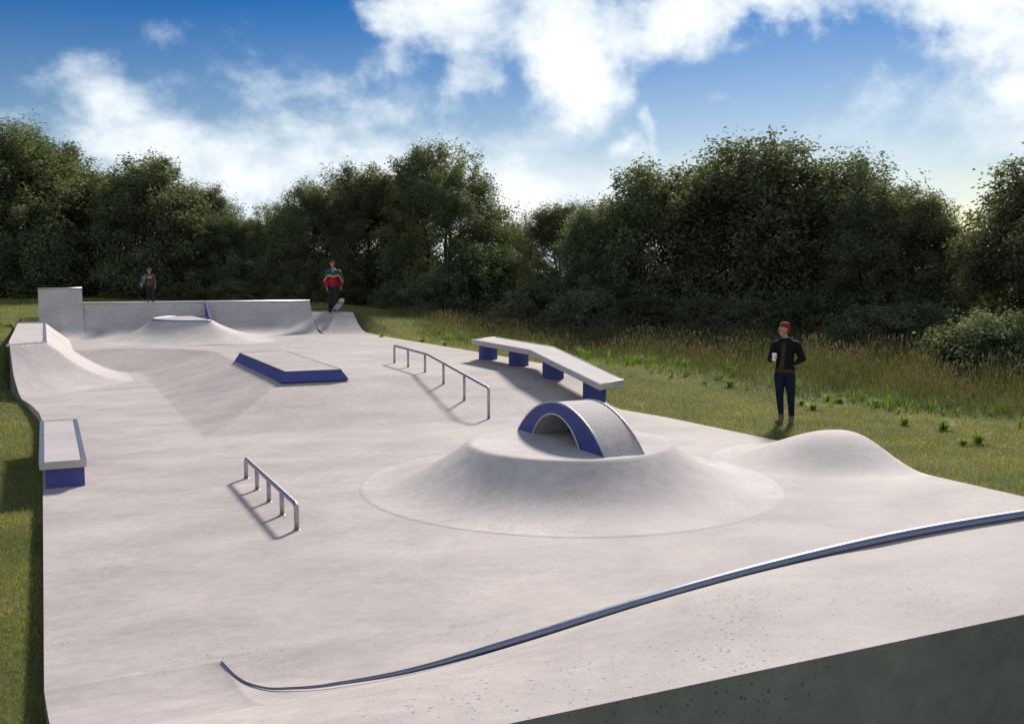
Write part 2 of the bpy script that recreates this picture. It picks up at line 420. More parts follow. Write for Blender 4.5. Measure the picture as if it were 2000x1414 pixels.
# ------------------------------------------------------------------ manual pad
mp_ = empty('manual_pad', (4.86, 22.4, .5), 'low rectangular platform with sloping blue sides on the corner of the upper deck', 'manual pad')
tb = [(4.30, 19.84), (5.44, 19.84), (5.44, 24.97), (4.30, 24.97)]; bb = [(4.18, 19.74), (5.58, 19.74), (5.58, 25.07), (4.18, 25.07)]
V = [(p[0], p[1], .494) for p in bb] + [(p[0], p[1], .700) for p in tb]
mk('side', V, [(0,1,5,4),(1,2,6,5),(2,3,7,6),(3,0,4,7)], M_blue, mp_)
V = [(4.31,19.85,.703),(5.43,19.85,.703),(5.43,24.96,.703),(4.31,24.96,.703)]
mk('top', V, [(0,1,2,3)], M_conc, mp_)
g = G()
for a, b in (((4.3,19.84),(5.44,19.84)), ((5.44,19.84),(5.44,24.97)), ((5.44,24.97),(4.3,24.97)), ((4.3,24.97),(4.3,19.84))):
    g.tube([(a[0], a[1], .699), (b[0], b[1], .699)], .011, 8)
g.obj('edge_trim', M_dark, mp_, smooth=True)

# ------------------------------------------------------------------ bench / kinked ledge on piers
be = empty('kinked_bench', (9.95, 19.7, .2), 'long concrete bench slab with a downward kink resting on four blue round piers', 'bench')
sec = [(22.62, 1.02), (19.37, .995), (16.33, .55)]
V = []
for (y, z) in sec:
    for (x, dy) in ((9.5, 0), (10.4, .58)):
        V += [(x, y+dy, z), (x, y+dy, z-.11)]
F = []
for i in range(2):
    a = i*4; b = a+4
    F += [(a, a+2, b+2, b), (a+1, b+1, b+3, a+3), (a, b, b+1, a+1), (a+2, a+3, b+3, b+2)]
F += [(0, 1, 3, 2), (8, 10, 11, 9)]
bm = bmesh.new(); me = bpy.data.meshes.new('slab'); me.from_pydata([tuple(Vector(v)-be.location) for v in V], [], F)
bm.from_mesh(me); bmesh.ops.recalc_face_normals(bm, faces=bm.faces); bmesh.ops.bevel(bm, geom=[e for e in bm.edges if e.calc_face_angle() > .5], offset=.008, segments=2, affect='EDGES'); bm.to_mesh(me); bm.free()
link('slab', me, M_cap, be, False)
g = G()
for (x, dy, s) in ((9.5, 0, 1), (10.4, .58, -1)):
    g.tube([(x+.018*s, sec[i][0]+dy, sec[i][1]-.001) for i in range(3)], .017, 8)
for i in (0, 2):
    s = -1 if i == 0 else 1
    g.tube([(9.51, sec[i][0]+.02*s, sec[i][1]-.001), (10.39, sec[i][0]+.58+.02*s-.005, sec[i][1]-.001)], .017, 8)
g.obj('edge_trim', M_light, be, smooth=True)
for (x, y) in ((10.05, 22.85), (10.02, 21.0), (10.02, 19.25), (10.0, 17.4)):
    zt = float(np.interp(y-.32, [s[0] for s in sec][::-1], [s[1] for s in sec][::-1]))-.10
    n = 40; zs = min(pave(x, y-.25), pave(x, y+.25))-.04
    c = [(x+.235*math.cos(2*math.pi*k/n), y+.235*math.sin(2*math.pi*k/n)) for k in range(n)]
    tz = lambda q: float(np.interp(q-(.58*(.5)), [s[0] for s in sec][::-1], [s[1] for s in sec][::-1]))-.10
    V = [(p[0], p[1], zs) for p in c] + [(p[0], p[1], tz(p[1])) for p in c]
    F = [tuple(range(n, 2*n))] + [(i, (i+1) % n, n+(i+1) % n, n+i) for i in range(n)]
    o = mk('pier', V, F, M_blue, be); smooth_by_angle(o, 40)

# ------------------------------------------------------------------ volcano mound with arch
def mound(name, cx, cy, prof, nseg, mat, parent, clip=None, ell=(1, 1), smooth=True):
    V = []; F = []
    for (r, z) in prof:
        for k in range(nseg):
            a = 2*math.pi*k/nseg; V.append([cx+r*ell[0]*math.cos(a), cy+r*ell[1]*math.sin(a), z])
    for i in range(len(prof)-1):
        for k in range(nseg):
            k2 = (k+1) % nseg; F.append((i*nseg+k, (i+1)*nseg+k, (i+1)*nseg+k2, i*nseg+k2))
    c = len(V); V.append([cx, cy, prof[0][1]])
    for k in range(nseg): F.append((c, k, (k+1) % nseg))
    if clip:
        for v in V:
            b = interp(v[1], UR)
            if v[0] > b-.004: v[0] = b-.004+.0*v[0]
    return mk(name, V, F, mat, parent, smooth=smooth)
VX, VY = W(.73, 12.58); ZT = .54
prof = [(0.6, ZT), (1.20, ZT), (1.26, ZT-.003), (1.295, ZT-.014), (1.325, ZT-.040)]
Rb = 2.65
for i in range(1, 27):
    t = i/26; prof.append((1.325+(Rb-1.325)*t, max((ZT-.040)*(.92*(1-t)**2.35+.08*(1-t)), 0)+.007))
prof.append((Rb+.022, -.003))
vo = empty('concrete_mound', (VX, VY, 0), 'large round flat topped concrete mound in the middle carrying a small arch', 'mound')
mound('mound_body', VX, VY, prof, 128, M_conc2, vo)
# arch: hoop along y
ac = empty('arch', (6.13, 11.22, ZT), 'small concrete hoop arch with blue painted sides on top of the round mound', 'arch')
def arc(hc, sag, ext, n, yc, z0):
    Rr = (hc*hc+sag*sag)/(2*sag); a0 = math.asin(min(1, hc/Rr)) if sag < Rr else math.pi-math.asin(hc/Rr)
    a0 += ext/Rr
    return [(yc+Rr*math.sin(-a0+2*a0*i/n), z0+sag-Rr+Rr*math.cos(-a0+2*a0*i/n)) for i in range(n+1)]
n = 48; X0, X1 = 5.84, 6.37
oa = arc(1.17, .50, .30, n, 11.075, ZT); ia = arc(.64, .345, .03, n, 11.17, ZT)
V = []; F = []
for (y, z) in oa: V += [(X0, y, z), (X1, y, z)]
for i in range(n): F.append((2*i, 2*i+2, 2*i+3, 2*i+1))
mk('outer_shell', V, [f[::-1] for f in F], M_conc2, ac, smooth=True)
V = []
for (y, z) in ia: V += [(X0, y, z), (X1, y, z)]
mk('inner_shell', V, F, M_conc2, ac, smooth=True)
for X in (X0, X1):
    V = []; F = []
    for i in range(n+1):
        V += [(X, oa[i][0], oa[i][1]-.002), (X, ia[i][0], ia[i][1]+.002) if X == X0 else (X, oa[i][0], min(oa[i][1]-.003, ZT-.02))]
    for i in range(n): F.append((2*i, 2*i+1, 2*i+3, 2*i+2) if X == X0 else (2*i, 2*i+2, 2*i+3, 2*i+1))
    mk('side_panel', V, F, M_blue, ac)
for X in (X0, X1):
    G().tube([(X, y, z+.002) for y, z in oa], .012, 8).obj('edge_trim', M_steel, ac, smooth=True)
G().tube([(X0, y, z) for y, z in ia], .009, 8).obj('edge_trim', M_light, ac, smooth=True)

# ------------------------------------------------------------------ rolling bump on the right edge
bx, by = 10.35, 10.95
prof = []
for i in range(0, 37):
    t = i/36; prof.append((.05+1.87*t, .385*(.5+.5*math.cos(math.pi*t))**1.12+.006*(1-t**4)))
prof.append((2.0, -.004))
bu = empty('rolling_bump', (bx, by, 0), 'smooth rounded concrete bump at the right edge of the paving beside the grass', 'bump')
V = []; F = []; ng = 96
o = mound('bump_body', bx, by, prof, ng, M_conc2, bu, clip=True, ell=(1, .80))
# cut face along the grass edge
V = []
for i in range(60):
    y = by-1.5+3.0*i/59; b = interp(y, UR)-.004
    d = math.hypot(b-bx, (y-by)/.80); t = min(1, max(0, (d-.05)/1.87)); z = .385*(.5+.5*math.cos(math.pi*t))**1.12+.004
    V += [(b, y, z), (b, y, -.2)]
mk('edge_face', V, [(2*i, 2*i+1, 2*i+3, 2*i+2) for i in range(59)], M_conc2, bu, smooth=True)

# ------------------------------------------------------------------ hip platform at the left
def hip(u, v):
    ve = 25.2+.72*(u+.8); vt = 22.95+1.1*(u+.8)
    f = (v-vt)/max(.5, ve-vt); g_ = 1-u/1.95
    m = min(f, g_)
    if m <= 0: return -.03+.3*m
    if m >= 1: return 1.05
    return 1.05*m**1.75
hp = empty('hip_ramp', (-.3, 28, 0), 'corner ramp at the far left with a narrow raised platform and steel edging', 'ramp')
vs = list(np.arange(22.6, 36.2, .08)); us = list(np.arange(0, 1, .0001))
def hus(v):
    a = interp(v, UL)-.003
    return [a + (0-a)*k/14 for k in range(14)] + [2.6*(k/44)**1.15 for k in range(45)]
V = []; F = []; cols_ = 59
ok = []
for v in vs:
    for u in hus(v):
        z = hip(u, v); V.append((u, v, z)); ok.append(z > pave(u, v)-.06)
for i in range(len(vs)-1):
    for j in range(cols_-1):
        a = i*cols_+j; q = (a, a+1, a+cols_+1, a+cols_)
        if any(ok[k] for k in q): F.append(q)
o = mk('riding_surface', V, F, M_conc2, hp, smooth=True); smooth_by_angle(o, 24)
V = []; F = []
for v in vs:
    u = interp(v, UL)-.005; V += [(u, v, max(hip(u, v), .0)-.002), (u-.01, v, -.5)]
F = [(2*i, 2*i+2, 2*i+3, 2*i+1) for i in range(len(vs)-1)]
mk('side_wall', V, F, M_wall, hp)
c1 = (-.80, 25.2); c2 = (0., 25.2+.72*.8)
for P, nm in (([(c1[0], c1[1], 1.05), (c2[0], c2[1], 1.05)], 0), ([(c2[0], c2[1], 1.05), (0., 36.0, 1.05)], 1)):
    d = Vector(P[1])-Vector(P[0]); nrm = Vector((-d.y, d.x, 0)).normalized()
    w = .075 if nm else .05
    a, b = Vector(P[0]), Vector(P[1])
    V = [a-nrm*.012, b-nrm*.012, b+nrm*w, a+nrm*w]
    G().prism([(p.x, p.y) for p in V], 1.0, 1.058).obj('edge_strip', M_steel if nm else M_light, hp, bevel=.006)
G().box(-.80, -.0, 35.9, 36.05, .95, 1.07).obj('edge_strip', M_steel, hp)

# ------------------------------------------------------------------ back quarter pipe, tall extension, spine island, skater's bank
QT, QC = 34.7, 36.5
def qz(v, rise):
    run = QC-QT; Rr = (rise*rise+run*run)/(2*rise) if rise < run else run; d = max(0, v-QT)
    if v > QC-1e-6: return .5+rise
    return .5 + Rr - math.sqrt(max(0, Rr*Rr-d*d))
def quarter(e, x0, x1, rise, deck, zlow, cop=True):
    vs = [QT+(QC-QT)*i/28 for i in range(29)]
    V = []; F = []
    for v in vs: V += [(x0, v, qz(v, rise)+.006*(v-QT)), (x1, v, qz(v, rise)+.006*(v-QT))]
    F = [(2*i, 2*i+1, 2*i+3, 2*i+2) for i in range(28)]
    mk('riding_surface', V, F, M_conc2, e, smooth=True)
    for x, s in ((x0, 1), (x1, -1)):
        V = []
        for v in vs: V += [(x-.0*s, v, qz(v, rise)), (x, v, .3)]
        V += [(x, deck, .5+rise), (x, deck, .3)]
        mk('side_wall', V, [(2*i, 2*i+1, 2*i+3, 2*i+2) if s < 0 else (2*i, 2*i+2, 2*i+3, 2*i+1) for i in range(29)], M_conc2, e)
    zt = .5+rise+.003
    G().box(x0, x1, QC+.002, deck, zt-.12, zt+.004).obj('deck', M_conc, e, bevel=.01)
    G().box(x0, x1, deck-.12, deck-.001, .2, zt-.12).obj('back_wall', M_conc2, e)
    G().tube([(x0+.001, QC-.004, zt-.012), (x1-.001, QC-.004, zt-.012)], .03, 12).obj('coping', M_steel, e, smooth=True)
q1 = empty('quarter_pipe', (5, 36.5, .5), 'wide quarter pipe at the far end with a straight steel coping', 'ramp', 'quarter pipes')
quarter(q1, 1.152, 8.86, 1.125, 37.75, .3)
q2 = empty('wall_extension', (.5, 36.5, .5), 'tall narrow concrete wall extension at the far left corner of the park', 'wall')
quarter(q2, -.19, 1.15, 1.64, 37.0, .3)
# island in front of the quarter
IX, IY = 4.89, 34.35
def island(u, v):
    d = (math.hypot((u-IX)/1.72, (v-IY)/2.05)-1)*1.72 if u <= IX else math.hypot((u-IX)*.8, max(0, abs(v-IY)-2.05)*.84)
    if d <= 0: return 1.15
    t = 1-d/1.62
    return .5+.65*t**2.1 if t > 0 else .5+.25*t
il = empty('spine_island', (4.4, 34.3, .5), 'raised rounded nose platform with a blue fin merging into the far quarter pipe', 'ramp')
V = []; F = []; ok = []
us = list(np.linspace(1.3, IX, 56))+list(np.linspace(IX+.05, IX+2.2, 40)); vs = list(np.arange(30.66, 36.6, .06)); sh = lambda v: .1*(v-IY)
for v in vs:
    for u in us:
        z = island(u, v); V.append((u+sh(v), v, z)); ok.append(z > .46)
nc = len(us)
for i in range(len(vs)-1):
    for j in range(nc-1):
        q = (i*nc+j, i*nc+j+1, (i+1)*nc+j+1, (i+1)*nc+j)
        if any(ok[k] for k in q): F.append(q)
o = mk('riding_surface', V, F, M_conc2, il, smooth=True); smooth_by_angle(o, 26)
pts = [(IX+1.72*math.cos(a)+.1*2.05*math.sin(a), IY+2.05*math.sin(a)) for a in np.linspace(-math.pi/2, -1.5*math.pi, 40)]
mk('top', [(p[0]+.06 if p[0] < IX-.1 else p[0], p[1], 1.162) for p in pts], [tuple(range(40))[::-1]], M_cap, il)
G().tube([(p[0], p[1], 1.15) for p in pts], .03, 8).obj('edge_trim', M_coping, il, smooth=True)
V = [(5.10, 36.4, 1.12), (5.10, 36.4, 1.66), (4.755, 32.9, 1.19), (4.755, 32.9, 1.12)]
V = V + [(v[0]+.06, v[1], v[2]) for v in V]
mk('fin', V, [(3,2,1,0), (4,5,6,7), (0,1,5,4), (1,2,6,5), (2,3,7,6), (3,0,4,7)], M_blue, il)
# bank with deck where the skater stands
bk = empty('bank_ramp', (9.6, 34.5, .5), 'sloping concrete bank beside the far quarter pipe with a person on its deck', 'ramp')
BX0, BX1 = 8.87, 10.42
def bz(v): 
    t = (v-34.4)/2.1
    return .5+.65*max(0, t)**1.9 if t < 1 else 1.15
vs = [34.4+2.1*i/24 for i in range(25)]+[37.7]
V = []
for v in vs: V += [(BX0, v, bz(v)+.004), (BX1+.08*ss((v-34.4)/2.1), v, bz(v)+.004)]
mk('riding_surface', V, [(2*i, 2*i+1, 2*i+3, 2*i+2) for i in range(25)], M_conc, bk, smooth=True)
V = []
for v in vs: V += [(BX1+.08*ss((v-34.4)/2.1), v, bz(v)), (BX1+.08, v, .1)]
V += [(BX0, v_, z_) for v_, z_ in ((37.7, 1.15), (37.7, .2))]
mk('side_wall', V, [(2*i, 2*i+1, 2*i+3, 2*i+2) for i in range(26)], M_conc2, bk)
G().box(BX0, 9.78, 37.6, 37.7, 1.15, 1.19).obj('edge_strip', M_steel, bk)

# ------------------------------------------------------------------ grass (blades), one object of uncountable stuff
UM = [(-5,18.),(4,17.2),(9,16.4),(12,15.5),(14.2,14.8),(17,14.0),(20,12.9),(25,12.1),(32,11.5),(38,12.0),(45,14)]
def th(u, v):
    return terr(u, v)
def tri_blades(P, h, w, lean, val, bend=True):
    n = len(P); a = rng.uniform(0, 2*np.pi, n); b = rng.uniform(0, 2*np.pi, n)
    dx = np.cos(a)*w/2; dy = np.sin(a)*w/2; lx = np.cos(b)*lean*h; ly = np.sin(b)*lean*h
    V = np.empty((n, 3, 3)); V[:, 0] = P; V[:, 0, 0] -= dx; V[:, 0, 1] -= dy
    V[:, 1] = P; V[:, 1, 0] += dx; V[:, 1, 1] += dy
    V[:, 2] = P; V[:, 2, 0] += lx; V[:, 2, 1] += ly; V[:, 2, 2] += h
    F = np.arange(n*3).reshape(n, 3)
    return V.reshape(-1, 3), F, np.repeat(val, 3)
# height lookup on the terrain grid (bilinear on a regular raster)
gx = np.arange(-30, 60.1, .25); gy = np.arange(-4, 75.1, .25)
ZR = np.array([[terr(u, v) for u in gx] for v in gy])
def zlook(x, y):
    fx = np.clip((x-gx[0])/.25, 0, len(gx)-1.001); fy = np.clip((y-gy[0])/.25, 0, len(gy)-1.001)
    i = fx.astype(int); j = fy.astype(int); a = fx-i; b = fy-j
    return ZR[j, i]*(1-a)*(1-b)+ZR[j, i+1]*a*(1-b)+ZR[j+1, i]*(1-a)*b+ZR[j+1, i+1]*a*b
ulx = lambda y: np.interp(y, [t[0] for t in UL], [t[1] for t in UL]); urx = lambda y: np.interp(y, [t[0] for t in UR], [t[1] for t in UR])
umx = lambda y: np.interp(y, [t[0] for t in UM], [t[1] for t in UM])
def scatter(n, d0, d1, b0, b1, pw=1.0):
    # density per area falls with distance (blades get coarser instead)
    t = rng.uniform(0, 1, n)
    d = d0*(d1/d0)**t if pw == 1 else (d0+(d1-d0)*t)
    b = np.radians(rng.uniform(b0, b1, n)) + YAW
    return d*np.sin(b), d*np.cos(b), d
x, y, d = scatter(900000, 4.5, 60, -42, 40)
out = ((x < ulx(y)-.015) | (x > urx(y)+.01) | (y > VEND+.05)) & (y > 3.2)
mead = (x > umx(y)+rng.uniform(-.4, 1.2, len(x)))
m = out & ~mead
x, y, d = x[m], y[m], d[m]
P = np.stack([x, y, zlook(x, y)-.005], 1)
nrm = rng.normal(0, 1, len(x))
h = (.034+.012*nrm.clip(-1.5, 2.5))*(1+d/50); w = .0045*(d/7).clip(.9, 5); 
val = (.5+.22*rng.normal(0, 1, len(x))).clip(0, 1)
V, F, vv = tri_blades(P, h, w, rng.uniform(.2, .9, len(x)), val)
me = bulk('grass', V, F, M_grass, {'v': vv}); g_o = link('grass', me, None, None, False)
tag(g_o, 'short mown lawn grass around the paving', 'grass', kind='stuff')
print('lawn blades', len(x))

# meadow: tall stalks with reddish seed heads towards the trees
x, y, d = scatter(330000, 13, 60, -14, 42, pw=2)
dm = x-umx(y)
m = (dm > rng.uniform(-.2, .9, len(x))) & (x < 27) & (y < 50) & (x > urx(y)+.3)
x, y, d, dm = x[m], y[m], d[m], dm[m]
P = np.stack([x, y, zlook(x, y)-.01], 1)
cl = .5+.5*np.sin(x*2.1+1.7*np.sin(y*1.3))*np.sin(y*1.9+1.1*np.sin(x*.8))
h = (.10+.58*np.clip(dm/5., 0, 1))*(.5+.65*cl)*rng.uniform(.6, 1.25, len(x))
red = (rng.uniform(0, 1, len(x)) < np.clip((dm-.5)/5, .03, .38)*(.35+.9*cl))
val = np.where(red, rng.uniform(.62, 1., len(x)), rng.uniform(.0, .55, len(x)))
V, F, vv = tri_blades(P, h, (.008*(d/18)).clip(.006, .02), rng.uniform(.05, .45, len(x)), val)
# seed heads
tips = V.reshape(-1, 3, 3)[:, 2][red]; hh = rng.uniform(.05, .13, len(tips)); k = len(tips)
a = rng.uniform(0, np.pi, k); wv = rng.uniform(.010, .022, k)
Q = np.empty((k, 4, 3)); Q[:] = tips[:, None, :]
Q[:, 1, 0] += np.cos(a)*wv; Q[:, 1, 1] += np.sin(a)*wv; Q[:, 3, 0] -= np.cos(a)*wv; Q[:, 3, 1] -= np.sin(a)*wv
Q[:, 1, 2] += hh*.4; Q[:, 3, 2] += hh*.4; Q[:, 2, 2] += hh; Q[:, 0, 2] -= .01
T = np.empty((k, 2, 3), int); b0 = len(V)+np.arange(k)*4; T[:, 0] = np.stack([b0, b0+1, b0+2], 1); T[:, 1] = np.stack([b0, b0+2, b0+3], 1)
V = np.concatenate([V, Q.reshape(-1, 3)]); F = np.concatenate([F, T.reshape(-1, 3)]); vv = np.concatenate([vv, np.repeat(rng.uniform(.8, 1, k), 4)])
me = bulk('tall_grass', V, F, M_mead, {'v': vv}); o = link('tall_grass', me, None, None, False)
tag(o, 'tall wild meadow grass with reddish brown seed heads below the trees', 'tall grass', kind='stuff')
# leafy pale green weeds along the meadow's front edge
Vs, Fs, As = [], [], []; nb = 0
def arch_blades(cx, cy, cz, nbl, hgt, wid, spread, seed):
    r = np.random.default_rng(seed); V = []; F = []; A = []
    for _ in range(nbl):
        a = r.uniform(0, 2*math.pi); hb = hgt*r.uniform(.55, 1.1); s = spread*r.uniform(.3, 1.); w = wid*r.uniform(.6, 1.2); v_ = r.uniform(0, 1)
        ca, sa = math.cos(a), math.sin(a); b = len(V)
        x0, y0 = cx+r.normal(0, .03*hgt/.3), cy+r.normal(0, .03*hgt/.3)
        for i in range(4):
            t = i/4; rad = s*t**1.6; z = cz+hb*(t*(1.35)-.45*t*t); ww = w*(1-.6*t)*(.6 if i == 0 else 1)
            V += [(x0+ca*rad-sa*ww/2, y0+sa*rad+ca*ww/2, z), (x0+ca*rad+sa*ww/2, y0+sa*rad-ca*ww/2, z)]
        V.append((x0+ca*s, y0+sa*s, cz+hb*.86))
        for i in range(3): F += [(b+2*i, b+2*i+1, b+2*i+3), (b+2*i, b+2*i+3, b+2*i+2)]
        F.append((b+6, b+7, b+8)); A += [v_]*9
    return V, F, A
for i in range(190):
    yy = random.uniform(9, 33); xx = interp(yy, UM)+random.uniform(-.1, 2.2)
    z = float(zlook(np.array([xx]), np.array([yy]))[0])
    V, F, A = arch_blades(xx, yy, z, random.randint(7, 16), random.uniform(.16, .42), .020, .24, 100+i)
    Fs += [tuple(k+nb for k in f) for f in F]; Vs += V; As += A; nb += len(V)
me = bulk('weeds', np.array(Vs), np.array(Fs), M_tuft, {'v': np.array(As)*.35}); o = link('weeds', me, None, None, False)
tag(o, 'leafy green weeds growing along the front of the tall grass', 'weeds', kind='stuff')

# bright low tufts in the lawn
V, F, A = arch_blades(0, 0, 0, 130, .15, .011, .16, 5)
tme = bulk('grass_tuft', np.array(V), np.array(F), M_tuft, {'v': np.array(A)})
tufts = [(1250, 25.5, 'bright green grass tuft just beyond the near end of the kinked bench'),
 (1342, 24.6, 'bright green grass tuft between the kinked bench and the man holding a cup'),
 (1428, 22.3, 'bright green grass tuft a few steps left of the man holding a cup'),
 (1570, 20.3, 'bright green grass tuft right beside the knee of the man holding a cup'),
 (1593, 19.6, 'small low grass tuft second to the right of the man holding a cup'),
 (1624, 20.9, 'bright green grass tuft behind and right of the man, in front of the seed heads'),
 (1646, 20.6, 'faint grass tuft with a brighter one close on its left, right of the man'),
 (1715, 20.1, 'spiky grass tuft in the middle of the lawn above the rolling bump'),
 (1775, 17.6, 'bright round grass tuft on the lawn above the right side of the rolling bump'),
 (1852, 17.0, 'bright round grass tuft on the lawn near the right of the picture'),
 (1892, 15.6, 'dull green grass tuft on the right lawn, left one of a close pair'),
 (1922, 15.7, 'dull green grass tuft on the right lawn, right one of a close pair'),
 (745, 33.5, 'pale grass tuft beside the slope of the bank where the skater stands'),
 (824, 31.5, 'pale grass tuft beyond the far end of the kinked rail'),
 (868, 30.2, 'pale grass tuft left of the far end of the kinked bench')]
for i, (px, dd, lab) in enumerate(tufts):
    X, Y = BR(px, dd); z = float(zlook(np.array([X]), np.array([Y]))[0])
    o = bpy.data.objects.new('grass_tuft', tme); COL.objects.link(o)
    s = random.uniform(1.0, 1.5); o.location = (X, Y, z); o.scale = (s, s, s*random.uniform(.8, 1.2)); o.rotation_euler = (0, 0, random.uniform(0, 6))
    tag(o, lab, 'grass tuft', 'grass tufts in the lawn')

# ------------------------------------------------------------------ trees
def make_tree(seed, H, Rad, nclump, nleaf, leafL, low=.04, lobes=7, top_open=.0, mat=None, sig=.30):
    """crown (leaf clumps spread through lumpy lobes) + trunk mesh; unit in metres, base at origin"""
    r = np.random.default_rng(seed); rd = random.Random(seed)
    # lobes
    LB = []
    LB.append((0, 0, H*.78, Rad*.60, H*.20)); LB.append((0, 0, H*.47, Rad*.92, H*.38)); LB.append((0, 0, H*.16, Rad*.95, H*.17))
    for i in range(lobes):
        a = 2*math.pi*(i+rd.random()*.6)/lobes; z = H*rd.uniform(.15, .80); q = Rad*rd.uniform(.55, .80)*(1-.30*(z/H))
        LB.append((math.cos(a)*q, math.sin(a)*q, z, Rad*rd.uniform(.30, .46), H*rd.uniform(.11, .19)))
    for i in range(4):
        a = rd.uniform(0, 6.28); q = Rad*rd.uniform(.15, .42); LB.append((math.cos(a)*q, math.sin(a)*q, H*rd.uniform(.76, .9), Rad*rd.uniform(.16, .27), H*rd.uniform(.07, .12)))
    wts = np.array([l[3]*l[3]*l[4] for l in LB])**.72; wts /= wts.sum()
    C = []
    pick = r.choice(len(LB), nclump, p=wts)
    for k in pick:
        l = LB[k]; u = r.normal(0, 1, 3); u /= np.linalg.norm(u); rad = r.uniform(0, 1)**(1/4.2)*r.uniform(.93, 1.07)
        p = np.array([l[0]+u[0]*rad*l[3], l[1]+u[1]*rad*l[3], l[2]+u[2]*rad*l[4]])
        if p[2] < H*low: p[2] = H*low+abs(p[2]-H*low)*.4
        C.append(p)
    C = np.array(C)
    # leaves in clumps, elongated outwards and slightly drooping
    tot = nclump*nleaf; ci = np.repeat(np.arange(nclump), nleaf)
    cs = r.uniform(.6, 1.35, nclump)
    outd = C - np.array([0, 0, H*.45]); outd /= (np.linalg.norm(outd, axis=1, keepdims=True)+1e-6)
    t = r.normal(0, 1, tot).clip(-1.7, 1.35)
    L = C[ci] + r.normal(0, 1, (tot, 3)).clip(-1.7, 1.7)*(sig*.62*cs[ci])[:, None] + outd[ci]*(t*sig*.9*cs[ci])[:, None]
    L[:, 2] -= np.abs(t)*.06
    L[:, 2] = np.maximum(L[:, 2], .03)
    # orientation
    d = r.normal(0, 1, (tot, 3)); d[:, 2] = -np.abs(d[:, 2])*.7-.25; d += outd[ci]*.4; d /= np.linalg.norm(d, axis=1, keepdims=True)
    s = np.cross(d, r.normal(0, 1, (tot, 3))); s /= np.linalg.norm(s, axis=1, keepdims=True)
    ln = leafL*r.uniform(.6, 1.3, tot)[:, None]; wd = ln*r.uniform(.16, .26, tot)[:, None]
    V = np.empty((tot, 4, 3)); V[:, 0] = L; V[:, 1] = L+d*ln*.45+s*wd; V[:, 2] = L+d*ln; V[:, 3] = L+d*ln*.45-s*wd
    F = np.arange(tot*4).reshape(tot, 4)
    cval = r.uniform(-.22, .22, nclump)
    val = np.repeat((.45+cval[ci]+r.normal(0, .17, tot)).clip(0, 1), 4)
    crown = bulk('crown', V.reshape(-1, 3), F, mat or M_leaf, {'v': val})
    # trunk and limbs
    g = G(); nt_ = rd.randint(2, 3)
    bends = []
    for k in range(nt_):
        a = 6.28*k/nt_+rd.random(); bx, by = math.cos(a)*.18, math.sin(a)*.18; pts = []; lean = rd.uniform(.05, .22)
        for i in range(9):
            q = i/8; pts.append((bx+math.cos(a)*lean*Rad*q*1.6+rd.uniform(-.1, .1)*q, by+math.sin(a)*lean*Rad*q*1.6+rd.uniform(-.1, .1)*q, H*.86*q-.1))
        g.tube(pts, [max(.018, .15*(H/8)*(1-q/8)**.9) for q in range(9)], 7); bends.append(pts)
    idx = r.choice(nclump, min(nclump, 150), replace=False)
    for j in idx:
        c = C[j]; tr = bends[rd.randrange(nt_)]
        zt = max(.5, min(H*.8, c[2]-.35*math.hypot(c[0], c[1])-.2)); q = zt/(H*.86)*8; i = min(7, int(q)); f = q-i
        b = Vector(tr[i])*(1-f)+Vector(tr[i+1])*f; e = Vector(c); mid = (b+e)/2+Vector((rd.uniform(-.15, .15), rd.uniform(-.15, .15), .12))
        g.tube([b, mid, e], [.030, .018, .007], 4, caps=False)
    tm = bpy.data.meshes.new('trunk'); tm.from_pydata(g.V, [], g.F); tm.materials.append(M_bark); tm.update()
    return crown, tm
def plant(name, data, px, dist, H0, H, wscale, rz, label, cat, group, zoff=0):
    X, Y = BR(px, dist); z = float(zlook(np.array([X]), np.array([Y]))[0])-.05+zoff
    e = empty(name, (X, Y, z), label, cat, group, rz)
    s = H/H0
    for nm, me in (('crown', data[0]), ('trunk', data[1])):
        o = bpy.data.objects.new(nm, me); COL.objects.link(o); o.parent = e; o.scale = (s*wscale, s*wscale, s)
    return e
TA = make_tree(1, 8., 3.1, 760, 155, .122)
TB = make_tree(2, 8., 2.9, 740, 155, .122, lobes=9)
TC = make_tree(3, 8., 2.8, 480, 105, .18, lobes=8, sig=.34)     # looser, bigger leaves
TD = make_tree(4, 8., 3.3, 780, 155, .12, lobes=6)
SA = make_tree(5, 2.6, 1.7, 260, 90, .12, lobes=6, mat=M_leaf2, sig=.2)
SB = make_tree(6, 2.6, 1.9, 240, 90, .13, lobes=8, sig=.22)
def topH(py, dist, zb):            # height of a crown whose top shows at that row
    return CAMZ + (530-py)/1950.*dist - zb
